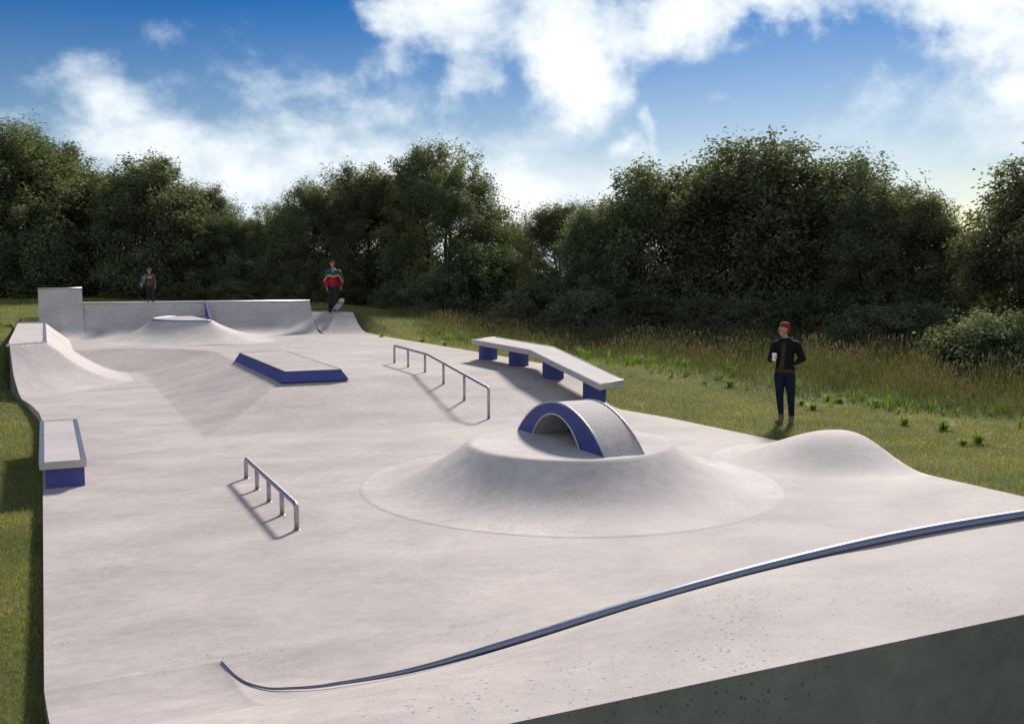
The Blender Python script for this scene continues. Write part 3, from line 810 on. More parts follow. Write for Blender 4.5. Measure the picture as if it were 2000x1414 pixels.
T = [ # px, dist, top row, data, width, label
 (15, 47, 215, TA, 1.05, 'tall dense tree at the left border of the picture, highest on the left'),
 (115, 51, 268, TD, .95, 'broad dark tree just right of the leftmost tall tree'),
 (-110, 46, 240, TB, 1.1, 'dark tree partly outside the left border of the picture'),
 (215, 50, 330, TB, .85, 'medium dark tree above the tall wall extension, left of the child'),
 (300, 48, 292, TC, .95, 'rounded tree directly behind the child with a board'),
 (392, 50, 345, TA, .80, 'sloping tree right of the one behind the child'),
 (455, 49, 405, TB, .75, 'lowest tree in the dip between the child and the skater'),
 (545, 50, 385, TD, .75, 'bushy tree left of the skater in the red jacket'),
 (625, 48, 342, TA, .85, 'bushy tree straight behind the skater in the red jacket'),
 (712, 50, 308, TB, .85, 'round topped tree just right of the skater and left of the tallest middle tree'),
 (775, 52, 330, TC, .80, 'tree pressed against the left side of the tallest middle tree'),
 (868, 48, 268, TD, .92, 'tallest dark tree in the middle of the picture'),
 (1008, 58, 428, TB, .65, 'small distant tree showing in the gap of the tree line'),
 (960, 52, 480, TA, .75, 'low dark tree at the foot of the gap in the tree line'),
 (1105, 43, 385, TD, .78, 'dark tree at the right side of the gap in the tree line'),
 (1170, 40, 375, TA, .70, 'dark tree behind the kinked bench'),
 (1270, 39, 308, TC, .88, 'loose airy tree with large leaves above the near end of the kinked bench'),
 (1375, 40, 300, TC, .80, 'airy tree left of the tallest tree on the right'),
 (1490, 38, 248, TC, 1.0, 'tallest tree on the right, rising above the man with the cup'),
 (1640, 37, 290, TC, .92, 'airy round topped tree next right of the tallest right hand tree'),
 (1735, 34, 345, TB, .85, 'dense tree sloping down towards the right hand gap'),
 (1812, 34, 392, TA, .62, 'low dense tree at the left side of the right hand gap'),
 (2015, 30, 285, TC, .82, 'tall loose tree at the right border of the picture'),
 (1885, 44, 470, TD, .7, 'low distant tree seen in the right hand gap'),
 (2170, 27, 240, TB, .9, 'dark tree partly outside the right border of the picture'),
 (1560, 42, 360, TD, 1.0, 'dark tree filling the space behind the man with the cup'),
]
for i, (px, dd, py, data, ws, lab) in enumerate(T):
    X, Y = BR(px, dd); zb = float(zlook(np.array([X]), np.array([Y]))[0])
    Hh = topH(py, dd, zb); plant('broadleaf_tree', data, px, dd, 8.25, Hh, ws*1.14*max(1., 8/Hh)**.55, i*2.3+.4, lab, 'tree', 'trees along the back of the park')
S = [
 (950, 44, 470, SA, 1.25, 'pale rounded shrub in front of the gap in the tree line', 0),
 (860, 45, 530, SB, 1.25, 'dark shrub under the tallest middle tree', 1),
 (780, 46, 545, SB, 1.2, 'dark shrub to the right of the skater', 1),
 (690, 47, 560, SA, 1.1, 'low shrub directly behind the skater', 1),
 (575, 47, 540, SB, 1.3, 'dark shrub left of the skater behind the far quarter pipe', 1),
 (460, 47, 545, SB, 1.3, 'dark shrub behind the middle of the far quarter pipe', 1),
 (360, 46, 550, SB, 1.3, 'dark shrub right of the child', 1),
 (250, 46, 548, SA, 1.2, 'shrub with bare glints left of the child', 1),
 (150, 50, 540, SB, 1.4, 'dark shrub behind the tall wall extension', 1),
 (40, 48, 525, SB, 1.5, 'dark shrub at the left border beyond the lawn', 1),
 (1060, 40, 545, SB, 1.3, 'dark shrub at the left foot of the trees behind the bench', 1),
 (1150, 37, 560, SB, 1.2, 'dark shrub behind the far end of the kinked bench', 1),
 (1260, 35.5, 570, SA, 1.2, 'leafy shrub behind the near end of the kinked bench', 1),
 (1370, 34.5, 575, SB, 1.3, 'dark shrub left of the man with the cup', 1),
 (1480, 33.5, 580, SB, 1.3, 'dark shrub just left behind the man with the cup', 1),
 (1590, 33, 570, SA, 1.2, 'dark shrub just right behind the man with the cup', 1),
 (1700, 31, 590, SB, 1.3, 'dark shrub between the man and the glossy shrub', 1),
 (1860, 26, 628, SA, 1.0, 'glossy leaved shrub standing forward at the right of the meadow', 0),
 (1960, 25, 600, SB, 1.3, 'dark shrub at the right border of the picture', 1),
 (1800, 30, 585, SB, 1.2, 'dark shrub behind the glossy shrub', 1),
]
for i, (px, dd, py, data, ws, lab, k) in enumerate(S):
    X, Y = BR(px, dd); zb = float(zlook(np.array([X]), np.array([Y]))[0])
    Hh = topH(py, dd, zb); plant('shrub', data, px, dd, 2.65, Hh, ws*(1.9/Hh)**.3, i*1.7, lab, 'shrub', 'shrubs at the foot of the trees')
# ------------------------------------------------------------------ people
def capsule(bm, p0, r0, p1, r1, sy=1., sx=1.):
    p0, p1 = Vector(p0), Vector(p1); d = p1-p0; Ln = max(d.length, 1e-4); d = d/Ln if d.length > 1e-5 else Vector((0, 0, 1))
    a = d.orthogonal().normalized(); b = d.cross(a); seg, rows = 16, []
    for i in range(5): t = math.pi/2*(i/5); rows.append((-math.cos(t)*r0, math.sin(t)*r0 if i else .0005))
    rows.append((0, r0)); rows.append((Ln, r1))
    for i in range(1, 6): t = math.pi/2*(i/5); rows.append((Ln+math.sin(t)*r1, math.cos(t)*r1 if i < 5 else .0005))
    R_ = []
    for s, r in rows:
        ring = []; ax = p0+d*s
        for k in range(seg):
            q = 2*math.pi*k/seg; o = (a*math.cos(q)+b*math.sin(q))*r
            ring.append(bm.verts.new(ax+Vector((o.x*sx, o.y*sy, o.z))))
        R_.append(ring)
    for i in range(len(R_)-1):
        for k in range(seg):
            bm.faces.new((R_[i][k], R_[i][(k+1) % seg], R_[i+1][(k+1) % seg], R_[i+1][k]))
    bm.faces.new(R_[0][::-1]); bm.faces.new(R_[-1])
def voxmesh(name, caps, vox, mat, parent, sm=3, colf=None):
    bm = bmesh.new()
    for c in caps: capsule(bm, c[0], c[1], c[2], c[3], *(c[4:]))
    bmesh.ops.recalc_face_normals(bm, faces=bm.faces)
    me = bpy.data.meshes.new('tmp'); bm.to_mesh(me); bm.free()
    o = bpy.data.objects.new('tmp', me); COL.objects.link(o)
    m = o.modifiers.new('r', 'REMESH'); m.mode = 'VOXEL'; m.voxel_size = vox; m.use_smooth_shade = True
    if sm: s = o.modifiers.new('s', 'SMOOTH'); s.iterations = sm; s.factor = .5
    dg = bpy.context.evaluated_depsgraph_get(); dg.update()
    me2 = bpy.data.meshes.new_from_object(o.evaluated_get(dg)); bpy.data.objects.remove(o); bpy.data.meshes.remove(me)
    me2.name = name; me2.materials.clear()
    if colf:
        at = me2.attributes.new('tint', 'FLOAT_COLOR', 'POINT')
        at.data.foreach_set('color', [c for v in me2.vertices for c in (*colf(v.co), 1)])
    return link(name, me2, mat, parent, True)
def cloth(name, col, rough=.85, attr=False, sheen=0.):
    m, nt, b, out = newmat(name); L = nt.links; g = N(nt, 'ShaderNodeTexCoord')
    n = N(nt, 'ShaderNodeTexNoise', inp={'Scale': 9., 'Detail': 5, 'Roughness': .6}); L.new(g.outputs['Object'], n.inputs[0])
    k = mixc(nt, n.outputs[0], (.72,)*3, (1.28,)*3)
    if attr:
        a = N(nt, 'ShaderNodeAttribute', attribute_name='tint'); c = mixc(nt, 1., a.outputs['Color'], k, 'MULTIPLY')
    else: c = mixc(nt, 1., col, k, 'MULTIPLY')
    L.new(c, b.inputs['Base Color']); b.inputs['Roughness'].default_value = rough; b.inputs['Specular IOR Level'].default_value = .2
    bp = N(nt, 'ShaderNodeBump', inp={'Strength': .5, 'Distance': .02}); L.new(n.outputs[0], bp.inputs['Height']); L.new(bp.outputs[0], b.inputs['Normal'])
    return m
M_skin = cloth('skin', (.42, .22, .15), .55); M_skin2 = cloth('warm_skin', (.40, .19, .13), .55)
def hand(w, d, side, up, curl=.5, s=1.):
    """palm + five fingers; w wrist, d pointing direction, side = thumb direction, up = back of hand"""
    w, d, side, up = Vector(w), Vector(d).normalized(), Vector(side).normalized(), Vector(up).normalized()
    C = []; pe = w+d*.085*s
    for k in (-.026, -.009, .009, .026): C.append((w+side*k*.7*s, .017*s, pe+side*k*s, .0125*s))
    for k, ln in ((.030, .038), (.010, .044), (-.010, .041), (-.029, .032)):
        b = pe+side*k*s; d1 = (d-up*curl).normalized(); m = b+d1*ln*s; d2 = (d-up*curl*2.4).normalized(); e = m+d2*ln*.85*s
        C += [(b, .0098*s, m, .0088*s), (m, .0088*s, e, .0072*s)]
    b = w+d*.03*s+side*.028*s; t1 = (side*.8+d*.75-up*.35).normalized(); m = b+t1*.038*s; t2 = (d*.9+side*.2-up*.6).normalized()
    C += [(b, .014*s, m, .0105*s), (m, .0105*s, m+t2*.032*s, .0085*s)]
    return C
def head(c, yaw, s=1.):
    """head caps: c centre, yaw turns the face from -Y towards -X for positive values"""
    c = Vector(c); f = Vector((-math.sin(yaw), -math.cos(yaw), 0)); sd_ = Vector((-f.y, f.x, 0)); u = Vector((0, 0, 1))
    P = lambda a, b, z: c+f*a*s+sd_*b*s+u*z*s
    C = [(P(-.018, 0, .035), .082*s, P(.018, 0, .030), .078*s), (P(.01, 0, -.01), .070*s, P(.025, 0, -.055), .052*s), (P(.035, 0, -.075), .036*s, P(.055, 0, -.088), .024*s),
         (P(.088, 0, .004), .010*s, P(.104, 0, -.024), .0125*s), (P(.08, -.028, .022), .014*s, P(.08, .028, .022), .014*s),
         (P(.082, -.014, -.052), .009*s, P(.082, .014, -.052), .009*s), (P(.078, -.013, -.062), .010*s, P(.078, .013, -.062), .010*s),
         (P(-.008, .078, .0), .012*s, P(-.012, .082, .028), .015*s), (P(-.008, -.078, .0), .012*s, P(-.012, -.082, .028), .015*s)]
    eyes = [(P(.083, k, .004), .0085*s, P(.0835, k*1.25, .004), .0085*s) for k in (-.030, .030)]
    brows = [(P(.091, k, .024), .0048*s, P(.084, k*2.3, .022), .004*s) for k in (-.018, .018)]
    mouth = [(P(.089, -.018, -.057), .0035*s, P(.089, .018, -.057), .0035*s)]
    return C, eyes, brows, mouth, P
def place_person(u, v, z, sc_, label, group='people at the skate park', turn=0.):
    e = empty('person', (u, v, z), label, 'person', group, -math.atan2(u, v)+turn); e.scale = (sc_,)*3; return e
M_eye = cloth('dark_eyes', (.02, .015, .012), .3); M_brow = cloth('brow_hair', (.06, .03, .02), .8); M_lip = cloth('lips', (.30, .11, .09), .5)
def faceparts(e, ey, br, mo):
    for c in ey: voxmesh('eye', [c], .004, M_eye, e, 1)
    [voxmesh('eyebrow', [b_], .003, M_brow, e, 0) for b_ in br]; voxmesh('mouth', mo, .0025, M_lip, e, 0)

# man with a cup ------------------------------------------------
mu, mv = W(4.93, 17.9); mz = float(zlook(np.array([mu]), np.array([mv]))[0])
man = place_person(mu, mv, mz+.005, 1.0, 'red haired man in dark jacket and jeans standing on the lawn holding a cup')
HC, ey, br, mo, HP = head((-.03, -.03, 1.685), R(62))
wr = Vector((-.215, -.205, 1.165)); wl = Vector((.165, -.035, 1.085))
body = HC + [((0, .01, 1.46), .058, (-.018, -.008, 1.60), .055), ((0, .0, 1.30), .11, (0, 0, 1.36), .11, .7), ((0, 0, 1.0), .105, (0, 0, 1.3), .11, .75), ((-.15, 0, 1.43), .05, (.17, 0, 1.43), .05),
    ((-.175, .01, 1.42), .052, (-.235, .03, 1.15), .043), ((-.235, .03, 1.15), .042, tuple(wr), .028), ((.19, .01, 1.42), .052, (.29, .05, 1.17), .043), ((.29, .05, 1.17), .042, tuple(wl), .029),
    ((-.07, 0, .90), .085, (-.075, -.01, .50), .055), ((-.075, -.01, .50), .054, (-.045, .02, .10), .036), ((.07, 0, .90), .085, (.115, -.02, .50), .055), ((.115, -.02, .50), .054, (.135, .02, .10), .036),
    ((-.045, .02, .06), .036, (-.10, -.12, .03), .028), ((.135, .02, .06), .036, (.125, -.14, .03), .028)]
body += hand(wr, (.10, -.75, .22), (.1, -.3, .95), (-.9, -.3, 0), .9)
body += hand(wl, (-.45, -.10, -.85), (-.5, -.6, .6), (.3, -.9, -.2), .4)
voxmesh('body', body, .0065, M_skin, man, 2); faceparts(man, ey, br, mo)
H = HP
hairc = [(H(-.03, 0, .055), .086, H(.012, 0, .07), .078), (H(-.055, 0, .02), .075, H(-.062, 0, -.035), .055), (H(-.01, .052, .045), .042, H(-.015, .07, .015), .02), (H(-.01, -.052, .045), .042, H(-.015, -.07, .015), .02)]
for i in range(44):
    a = random.uniform(0, 6.28); q = random.uniform(0, .075)
    p = H(-.02+math.cos(a)*q, math.sin(a)*q, .10+random.uniform(.01, .035)-q*.25); hairc.append((p, .015, p+Vector((random.uniform(-.04, .04), random.uniform(-.04, .04), random.uniform(.0, .026))), .006))
hairc.append((H(.055, -.04, .082), .022, H(.078, .03, .088), .018))
voxmesh('hair', hairc, .006, cloth('red_hair', (.15, .030, .018), .8), man, 1)
M_jack = cloth('dark_jacket', (.009, .006, .008), .85)
jack = [((-.145, .01, 1.425), .072, (.165, .01, 1.425), .072), ((0, .012, 1.30), .172, (0, .012, 1.42), .15, .76), ((0, .005, 1.40), .14, (0, .0, 1.44), .12, .8), ((0, .01, 1.02), .155, (0, .015, 1.30), .165, .78), ((-.05, .01, .985), .118, (.06, .01, .985), .122, .95),
    ((-.18, .01, 1.41), .074, (-.245, .03, 1.15), .060), ((-.245, .03, 1.15), .060, tuple(wr-(wr-Vector((-.245, .03, 1.15))).normalized()*.03), .043),
    ((.195, .01, 1.41), .076, (.30, .05, 1.17), .064), ((.30, .05, 1.17), .064, tuple(wl+Vector((.02, .01, .02))), .048),
    ((-.055, -.05, 1.47), .024, (.04, -.055, 1.46), .012), ((-.075, .03, 1.485), .030, (-.055, -.06, 1.45), .022), ((.075, .03, 1.485), .030, (.045, -.065, 1.44), .022), ((-.06, .05, 1.50), .03, (.06, .05, 1.50), .03),
    ((.11, -.10, 1.06), .03, (.17, -.06, 1.10), .04)]
jo = voxmesh('jacket', jack, .008, M_jack, man, 2)
M_shirt = cloth('brown_shirt', (.050, .036, .020), .9)
sh = [((-.055, -.098, 1.02), .048, (-.035, -.108, 1.30), .044), ((-.035, -.108, 1.30), .044, (-.02, -.082, 1.43), .036), ((-.05, .0, .945), .122, (.055, .0, .945), .124, .9), ((-.045, -.02, 1.475), .022, (.03, -.035, 1.47), .018), ((-.06, -.08, .95), .05, (-.055, -.095, 1.05), .05)]
voxmesh('shirt', sh, .008, M_shirt, man, 2)
M_jean = cloth('blue_jeans', (.009, .014, .034), .85)
voxmesh('trousers', [((-.055, 0, .90), .118, (.055, 0, .90), .12, .95), ((-.085, 0, .86), .105, (-.078, -.015, .50), .068), ((-.078, -.015, .50), .067, (-.048, .018, .17), .050), ((.085, 0, .86), .107, (.118, -.025, .50), .070), ((.118, -.025, .50), .069, (.136, .018, .15), .052)], .008, M_jean, man, 2)
M_boot = cloth('tan_boots', (.20, .13, .085), .75)
for (ax, tx) in ((-.045, -.115), (.135, .125)):
    voxmesh('boot', [((ax, .02, .15), .050, (ax, .025, .06), .050), ((ax, .04, .042), .042, (tx, -.13, .038), .040), ((ax, .03, .02), .022, (tx, -.14, .02), .024)], .006, M_boot, man, 2)
# cup, held
Rz = Matrix.Rotation(man.rotation_euler.z, 3, 'Z')
cpos = Vector(man.location)+Rz @ Vector((-.185, -.285, 1.145))
cup = empty('paper_cup', cpos, 'white takeaway cup held in the hand of the red haired man', 'cup')
M_white = painted('white_paper', (.74, .73, .71), .6); M_lid = painted('white_lid', (.80, .80, .79), .35)
G().tube([(0, 0, 0), (0, 0, .004), (0, 0, .118)], [.030, .031, .042], 24).obj('cup_body', M_white, cup, smooth=False, local=True)
G().tube([(0, 0, .115), (0, 0, .128), (0, 0, .129), (0, 0, .140)], [.045, .045, .040, .037], 24).obj('lid', M_lid, cup, smooth=False, local=True)

# skateboards ---------------------------------------------------
def skateboard(pos, Lx, Nn, label, colD, colW, s=1.):
    """Lx long axis, Nn direction in which the wheels point"""
    Lx = Vector(Lx).normalized(); Nn = Vector(Nn); Nn = (Nn-Lx*Nn.dot(Lx)).normalized(); Wd = Lx.cross(Nn)
    e = empty('skateboard', pos, label, 'skateboard', 'skateboards')
    e.rotation_euler = Matrix((Lx, Wd, -Nn)).transposed().to_euler(); e.scale = (s,)*3
    V = []; F = []; n = 26
    for i in range(n+1):
        x = -.40+.80*i/n; wy = .102*math.sqrt(max(0., 1-max(0, (abs(x)-.30)/.1005)**2)); k = max(0, abs(x)-.27); z = k*.42
        V += [(x, -wy, z+.004), (x, wy, z+.004), (x, wy, z+.016), (x, -wy, z+.016)]
    for i in range(n):
        a = 4*i; b = a+4; F += [(a, a+1, b+1, b), (a+1, a+2, b+2, b+1), (a+2, a+3, b+3, b+2), (a+3, a, b, b+3)]
    F += [(3, 2, 1, 0), (4*n, 4*n+1, 4*n+2, 4*n+3)]
    d = mk('deck', V, F, painted('deck_paint', colD, .5), e, local=True)
    Wm = painted('wheel_plastic', colW, .45)
    for x in (-.22, .22):
        t = G().box(x-.03, x+.03, -.028, .028, -.012, .004).box(x-.014, x+.014, -.05, .05, -.040, -.012).tube([(x, -.10, -.034), (x, .10, -.034)], .006, 8).obj('truck', M_rail, e, local=True)
        for y in (-.092, .092): G().tube([(x, y-.017, -.034), (x, y+.017, -.034)], .027, 20).obj('wheel', Wm, t, local=True, smooth=False)
    return e, d

# skater in the colourful jacket --------------------------------
su, sv = 9.83, 36.75
sk = place_person(su, sv, 1.154, 1.04, 'skater in a red, yellow and teal jacket with one foot on a board')
HC, ey, br, mo, HP = head((-.03, -.03, 1.74), R(-12))
w1_, w2_ = Vector((-.225, -.06, .90)), Vector((.275, -.03, .93))
body = HC + [((0, .0, 1.5), .06, (-.02, -.01, 1.66), .056), ((0, 0, 1.0), .13, (0, 0, 1.4), .14, .7), ((-.16, 0, 1.47), .055, (.18, 0, 1.47), .055),
    ((-.2, 0, 1.46), .05, (-.26, .03, 1.17), .042), ((-.26, .03, 1.17), .042, tuple(w1_), .028), ((.21, 0, 1.46), .05, (.28, .03, 1.18), .042), ((.28, .03, 1.18), .042, tuple(w2_), .028),
    ((-.07, 0, .92), .095, (-.10, -.02, .50), .06), ((-.10, -.02, .50), .055, (-.11, .05, .10), .038), ((.09, 0, .92), .095, (.07, -.10, .55), .06), ((.07, -.10, .55), .055, (.02, -.10, .16), .038),
    ((-.11, .05, .06), .036, (-.13, -.10, .035), .03), ((.02, -.10, .12), .036, (.03, -.25, .10), .03)]
body += hand(w1_, (.05, -.1, -1), (.3, -.9, 0), (-1, -.2, 0), .35) + hand(w2_, (-.02, -.1, -1), (-.3, -.9, 0), (1, -.2, 0), .35)
voxmesh('body', body, .008, M_skin2, sk, 2); faceparts(sk, ey, br, mo); H = HP
voxmesh('hair', [(H(-.03, 0, .05), .083, H(.012, 0, .062), .075), (H(-.05, 0, .02), .073, H(-.06, 0, -.02), .055)], .007, cloth('short_brown_hair', (.07, .035, .025), .8), sk, 1)
def jcol(c):
    ax_ = abs(c.x); s = c.z + (.10 if ax_ < .19 else .10-.75*(ax_-.19)*-1)*1.0 - (.0)
    band = 1.315 - .10*max(0, .12-abs(c.x))/.12*.4 if ax_ < .19 else 1.33 - (ax_-.19)*1.5
    if c.z > band+.045: return (.012, .075, .085)
    if c.z > band: return (.62, .46, .08)
    return (.30, .010, .022)
jk = [((-.16, .0, 1.47), .085, (.18, .0, 1.47), .085), ((0, .01, 1.36), .175, (0, .01, 1.45), .135, .78), ((0, .01, 1.08), .185, (0, .01, 1.36), .18, .82), ((0, .0, .98), .16, (0, .0, 1.10), .185, .85),
    ((-.205, .0, 1.45), .088, (-.275, .03, 1.17), .084), ((-.275, .03, 1.17), .084, tuple(w1_+Vector((-.01, .02, .05))), .062), ((.215, .0, 1.45), .088, (.295, .03, 1.18), .084), ((.295, .03, 1.18), .084, tuple(w2_+Vector((.005, .01, .05))), .062),
    ((-.07, .03, 1.55), .035, (-.05, -.07, 1.53), .026), ((.07, .03, 1.55), .035, (.05, -.07, 1.53), .026), ((-.06, .05, 1.57), .035, (.06, .05, 1.57), .035)]
voxmesh('jacket', jk, .010, cloth('panelled_jacket', (1, 1, 1), .65, attr=True), sk, 2, jcol)
voxmesh('shirt', [((-.01, -.085, 1.42), .03, (-.005, -.06, 1.535), .035)], .008, cloth('grey_shirt', (.35, .35, .36), .9), sk, 1)
M_trs = cloth('charcoal_trousers', (.022, .020, .021), .9)
voxmesh('trousers', [((-.05, 0, .92), .135, (.06, 0, .92), .135, .95), ((-.07, 0, .88), .12, (-.10, -.02, .50), .10), ((-.10, -.02, .50), .098, (-.11, .05, .13), .085), ((.09, 0, .88), .12, (.07, -.10, .55), .10), ((.07, -.10, .55), .10, (.02, -.10, .22), .082)], .010, M_trs, sk, 2)
M_shoe = cloth('dark_shoes', (.03, .035, .04), .7)
for c in ([((-.11, .06, .045), .044, (-.14, -.11, .035), .038)], [((.02, -.09, .145), .044, (.035, -.26, .085), .036)]):
    voxmesh('shoe', c, .007, M_shoe, sk, 2)
Rs = Matrix.Rotation(sk.rotation_euler.z, 3, 'Z')
skateboard(Vector(sk.location)+Rs @ Vector((.15, -.36, .235))*1.04, Rs @ Vector((.38, -.62, .56)), Rs @ Vector((.15, -.80, -.60)), 'white skateboard tipped up on its tail in front of the skater in the red jacket', (.50, .50, .50), (.03, .03, .03), 1.05)

# child ---------------------------------------------------------
ku, kv = 3.36, 37.2
kd = place_person(ku, kv, 1.632, 1.0, 'child in a brown sweater on the far deck, blue board under one arm')
HC, ey, br, mo, HP = head((0, -.02, 1.085), R(0), .86)
k1, k2 = Vector((-.17, -.13, .74)), Vector((.185, -.03, .545))
body = HC + [((0, 0, .94), .042, (0, -.01, 1.04), .040), ((0, 0, .62), .085, (0, 0, .88), .09, .72), ((-.09, 0, .93), .04, (.09, 0, .93), .04), ((-.11, 0, .92), .036, (-.20, .03, .80), .03), ((-.20, .03, .80), .03, tuple(k1), .02), ((.11, 0, .92), .036, (.165, .02, .74), .03), ((.165, .02, .74), .03, tuple(k2), .02),
    ((-.045, 0, .58), .062, (-.055, -.01, .32), .042), ((-.055, -.01, .32), .04, (-.06, .01, .07), .028), ((.05, 0, .58), .062, (.075, -.01, .32), .042), ((.075, -.01, .32), .04, (.09, .01, .07), .028),
    ((-.06, .01, .04), .026, (-.07, -.08, .025), .022), ((.09, .01, .04), .026, (.115, -.08, .025), .022)]
body += hand(k1, (-.1, -.35, -.9), (.3, -.9, .3), (1, .1, 0), .5, .72) + hand(k2, (0, -.1, -1), (-.2, -.95, 0), (1, -.2, 0), .35, .72)
voxmesh('body', body, .006, M_skin2, kd, 2); faceparts(kd, ey, br, mo); H = HP
voxmesh('hair', [(H(-.03, 0, .05), .086*.86, H(.02, 0, .06), .078*.86), (H(-.05, 0, .02), .076*.86, H(-.05, 0, -.03), .06*.86), (H(.05, -.05, .07), .02, H(.055, .05, .07), .02)], .006, cloth('brown_hair', (.085, .045, .022), .8), kd, 1)
def scol(c):
    if c.y < -.01 and abs(c.x) < .088:
        if .81 < c.z < .905: return (.32, .28, .22)
        if .765 < c.z < .81: return (.02, .012, .03)
    return (.105, .062, .032)
voxmesh('sweater', [((-.095, 0, .915), .056, (.095, 0, .915), .056), ((0, 0, .70), .125, (0, 0, .87), .115, .76), ((0, 0, .60), .118, (0, 0, .72), .126, .8), ((-.115, 0, .91), .052, (-.205, .03, .80), .046), ((-.205, .03, .80), .046, tuple(k1+Vector((-.01, .03, .012))), .036), ((.115, 0, .91), .052, (.17, .02, .74), .046), ((.17, .02, .74), .046, tuple(k2+Vector((0, 0, .03))), .034)], .007, cloth('brown_sweater', (1, 1, 1), .9, attr=True), kd, 2, scol)
voxmesh('trousers', [((-.035, 0, .57), .085, (.04, 0, .57), .085), ((-.048, 0, .55), .07, (-.055, -.01, .32), .055), ((-.055, -.01, .32), .055, (-.06, .01, .08), .043), ((.052, 0, .55), .07, (.075, -.01, .32), .055), ((.075, -.01, .32), .055, (.09, .01, .08), .043)], .007, cloth('dark_jeans', (.016, .018, .035), .9), kd, 2)
for ax, tx in ((-.06, -.075), (.09, .125)):
    voxmesh('shoe', [((ax, .015, .035), .035, (tx, -.085, .028), .030)], .006, cloth('black_shoes', (.012, .012, .015), .6), kd, 1)
Rk = Matrix.Rotation(kd.rotation_euler.z, 3, 'Z')
skateboard(Vector(kd.location)+Rk @ Vector((-.215, -.09, .72)), Rk @ Vector((.30, -.25, .75)), Rk @ Vector((-.75, -.55, -.1)), 'small blue skateboard with yellow wheels held under the arm of the child', (.02, .14, .22), (.62, .55, .04), .62)

# ------------------------------------------------------------------ camera, sun, sky
cam = bpy.data.cameras.new('camera'); co = bpy.data.objects.new('camera', cam); COL.objects.link(co)
cam.sensor_width = 36; cam.lens = 1944/2000*36; cam.clip_end = 5000
co.location = (0, 0, CAMZ); co.rotation_euler = (math.pi/2-PITCH, 0, -YAW); sc.camera = co
EL = R(34.5); AZ = YAW + R(19)
sd = Vector((math.sin(AZ)*math.cos(EL), math.cos(AZ)*math.cos(EL), math.sin(EL)))
sl = bpy.data.lights.new('sun', 'SUN'); so = bpy.data.objects.new('sun', sl); COL.objects.link(so)
sl.energy = 4.1; sl.angle = R(8.); sl.color = (1., .93, .86); so.rotation_euler = sd.to_track_quat('Z', 'Y').to_euler(); so.location = (0, 0, 50)
w = bpy.data.worlds.new('World'); sc.world = w; w.use_nodes = True; nt = w.node_tree; nt.nodes.clear(); L = nt.links
wo = N(nt, 'ShaderNodeOutputWorld'); bg = N(nt, 'ShaderNodeBackground'); L.new(bg.outputs[0], wo.inputs[0]); bg.inputs[1].default_value = .092
sky = N(nt, 'ShaderNodeTexSky'); sky.sky_type = 'NISHITA'; sky.sun_disc = False; sky.sun_elevation = EL; sky.sun_rotation = AZ
sky.air_density = 1.1; sky.dust_density = .6; sky.ozone_density = 2.5
hs = N(nt, 'ShaderNodeHueSaturation', inp={'Saturation': 1.12, 'Value': .68}); 
gx_ = N(nt, 'ShaderNodeTexCoord'); gs = N(nt, 'ShaderNodeSeparateXYZ'); L.new(gx_.outputs['Generated'], gs.inputs[0])
gr_ = nt.nodes.new('ShaderNodeValToRGB'); gr_.color_ramp.elements[0].position = .04; gr_.color_ramp.elements[0].color = (1, 1, 1, 1)
gr_.color_ramp.elements[1].position = .27; gr_.color_ramp.elements[1].color = (.13, .34, .66, 1)
L.new(gs.outputs[2], gr_.inputs[0])
L.new(mixc(nt, 1., sky.outputs[0], gr_.outputs[0], 'MULTIPLY'), hs.inputs['Color'])
tc = N(nt, 'ShaderNodeTexCoord'); sp = N(nt, 'ShaderNodeSeparateXYZ'); L.new(tc.outputs['Generated'], sp.inputs[0])
azn = N(nt, 'ShaderNodeMath', operation='ARCTAN2'); L.new(sp.outputs[0], azn.inputs[0]); L.new(sp.outputs[1], azn.inputs[1])
eln = N(nt, 'ShaderNodeMath', operation='ARCSINE'); L.new(sp.outputs[2], eln.inputs[0])
ae = N(nt, 'ShaderNodeCombineXYZ'); L.new(azn.outputs[0], ae.inputs[0]); L.new(eln.outputs[0], ae.inputs[1])
# warp the coordinates so cloud banks get ragged borders
wn = N(nt, 'ShaderNodeTexNoise', inp={'Scale': 9., 'Detail': 6, 'Roughness': .6}); L.new(tc.outputs['Generated'], wn.inputs[0])
w1 = N(nt, 'ShaderNodeVectorMath', operation='SUBTRACT'); L.new(wn.outputs['Color'], w1.inputs[0]); w1.inputs[1].default_value = (.5, .5, .5)
w2 = N(nt, 'ShaderNodeVectorMath', operation='MULTIPLY'); L.new(w1.outputs[0], w2.inputs[0]); w2.inputs[1].default_value = (.16, .13, 0)
w3 = N(nt, 'ShaderNodeVectorMath', operation='ADD'); L.new(ae.outputs[0], w3.inputs[0]); L.new(w2.outputs[0], w3.inputs[1])
CL = [ # photo column/row of a cloud bank as a bearing/elevation, half sizes, density
 (430,290,420,140,.46),(240,190,200,110,.16),(70,70,240,120,-.34),(560,40,170,80,-.16),(700,320,260,110,.42),(960,330,170,170,.42),(520,150,200,90,.12),
 (840,40,150,110,.80),(1080,50,200,160,.95),(1090,190,100,150,.65),(1190,170,110,100,.6),(910,160,60,80,.6),
 (1340,50,170,100,.95),(1540,20,200,70,.75),(1870,30,210,110,.95),(1975,170,110,100,.60),(1780,200,200,70,.34),(1740,290,240,80,.36),
 (1960,280,130,110,.55),(770,145,90,45,.38),(1278,245,38,48,.6),(1225,290,45,38,.6),(1405,180,60,32,.36),(1100,400,340,130,.5),(600,-60,260,60,.2),
 (1080,-250,700,250,.5),(1900,-280,500,250,.45)]
acc = None
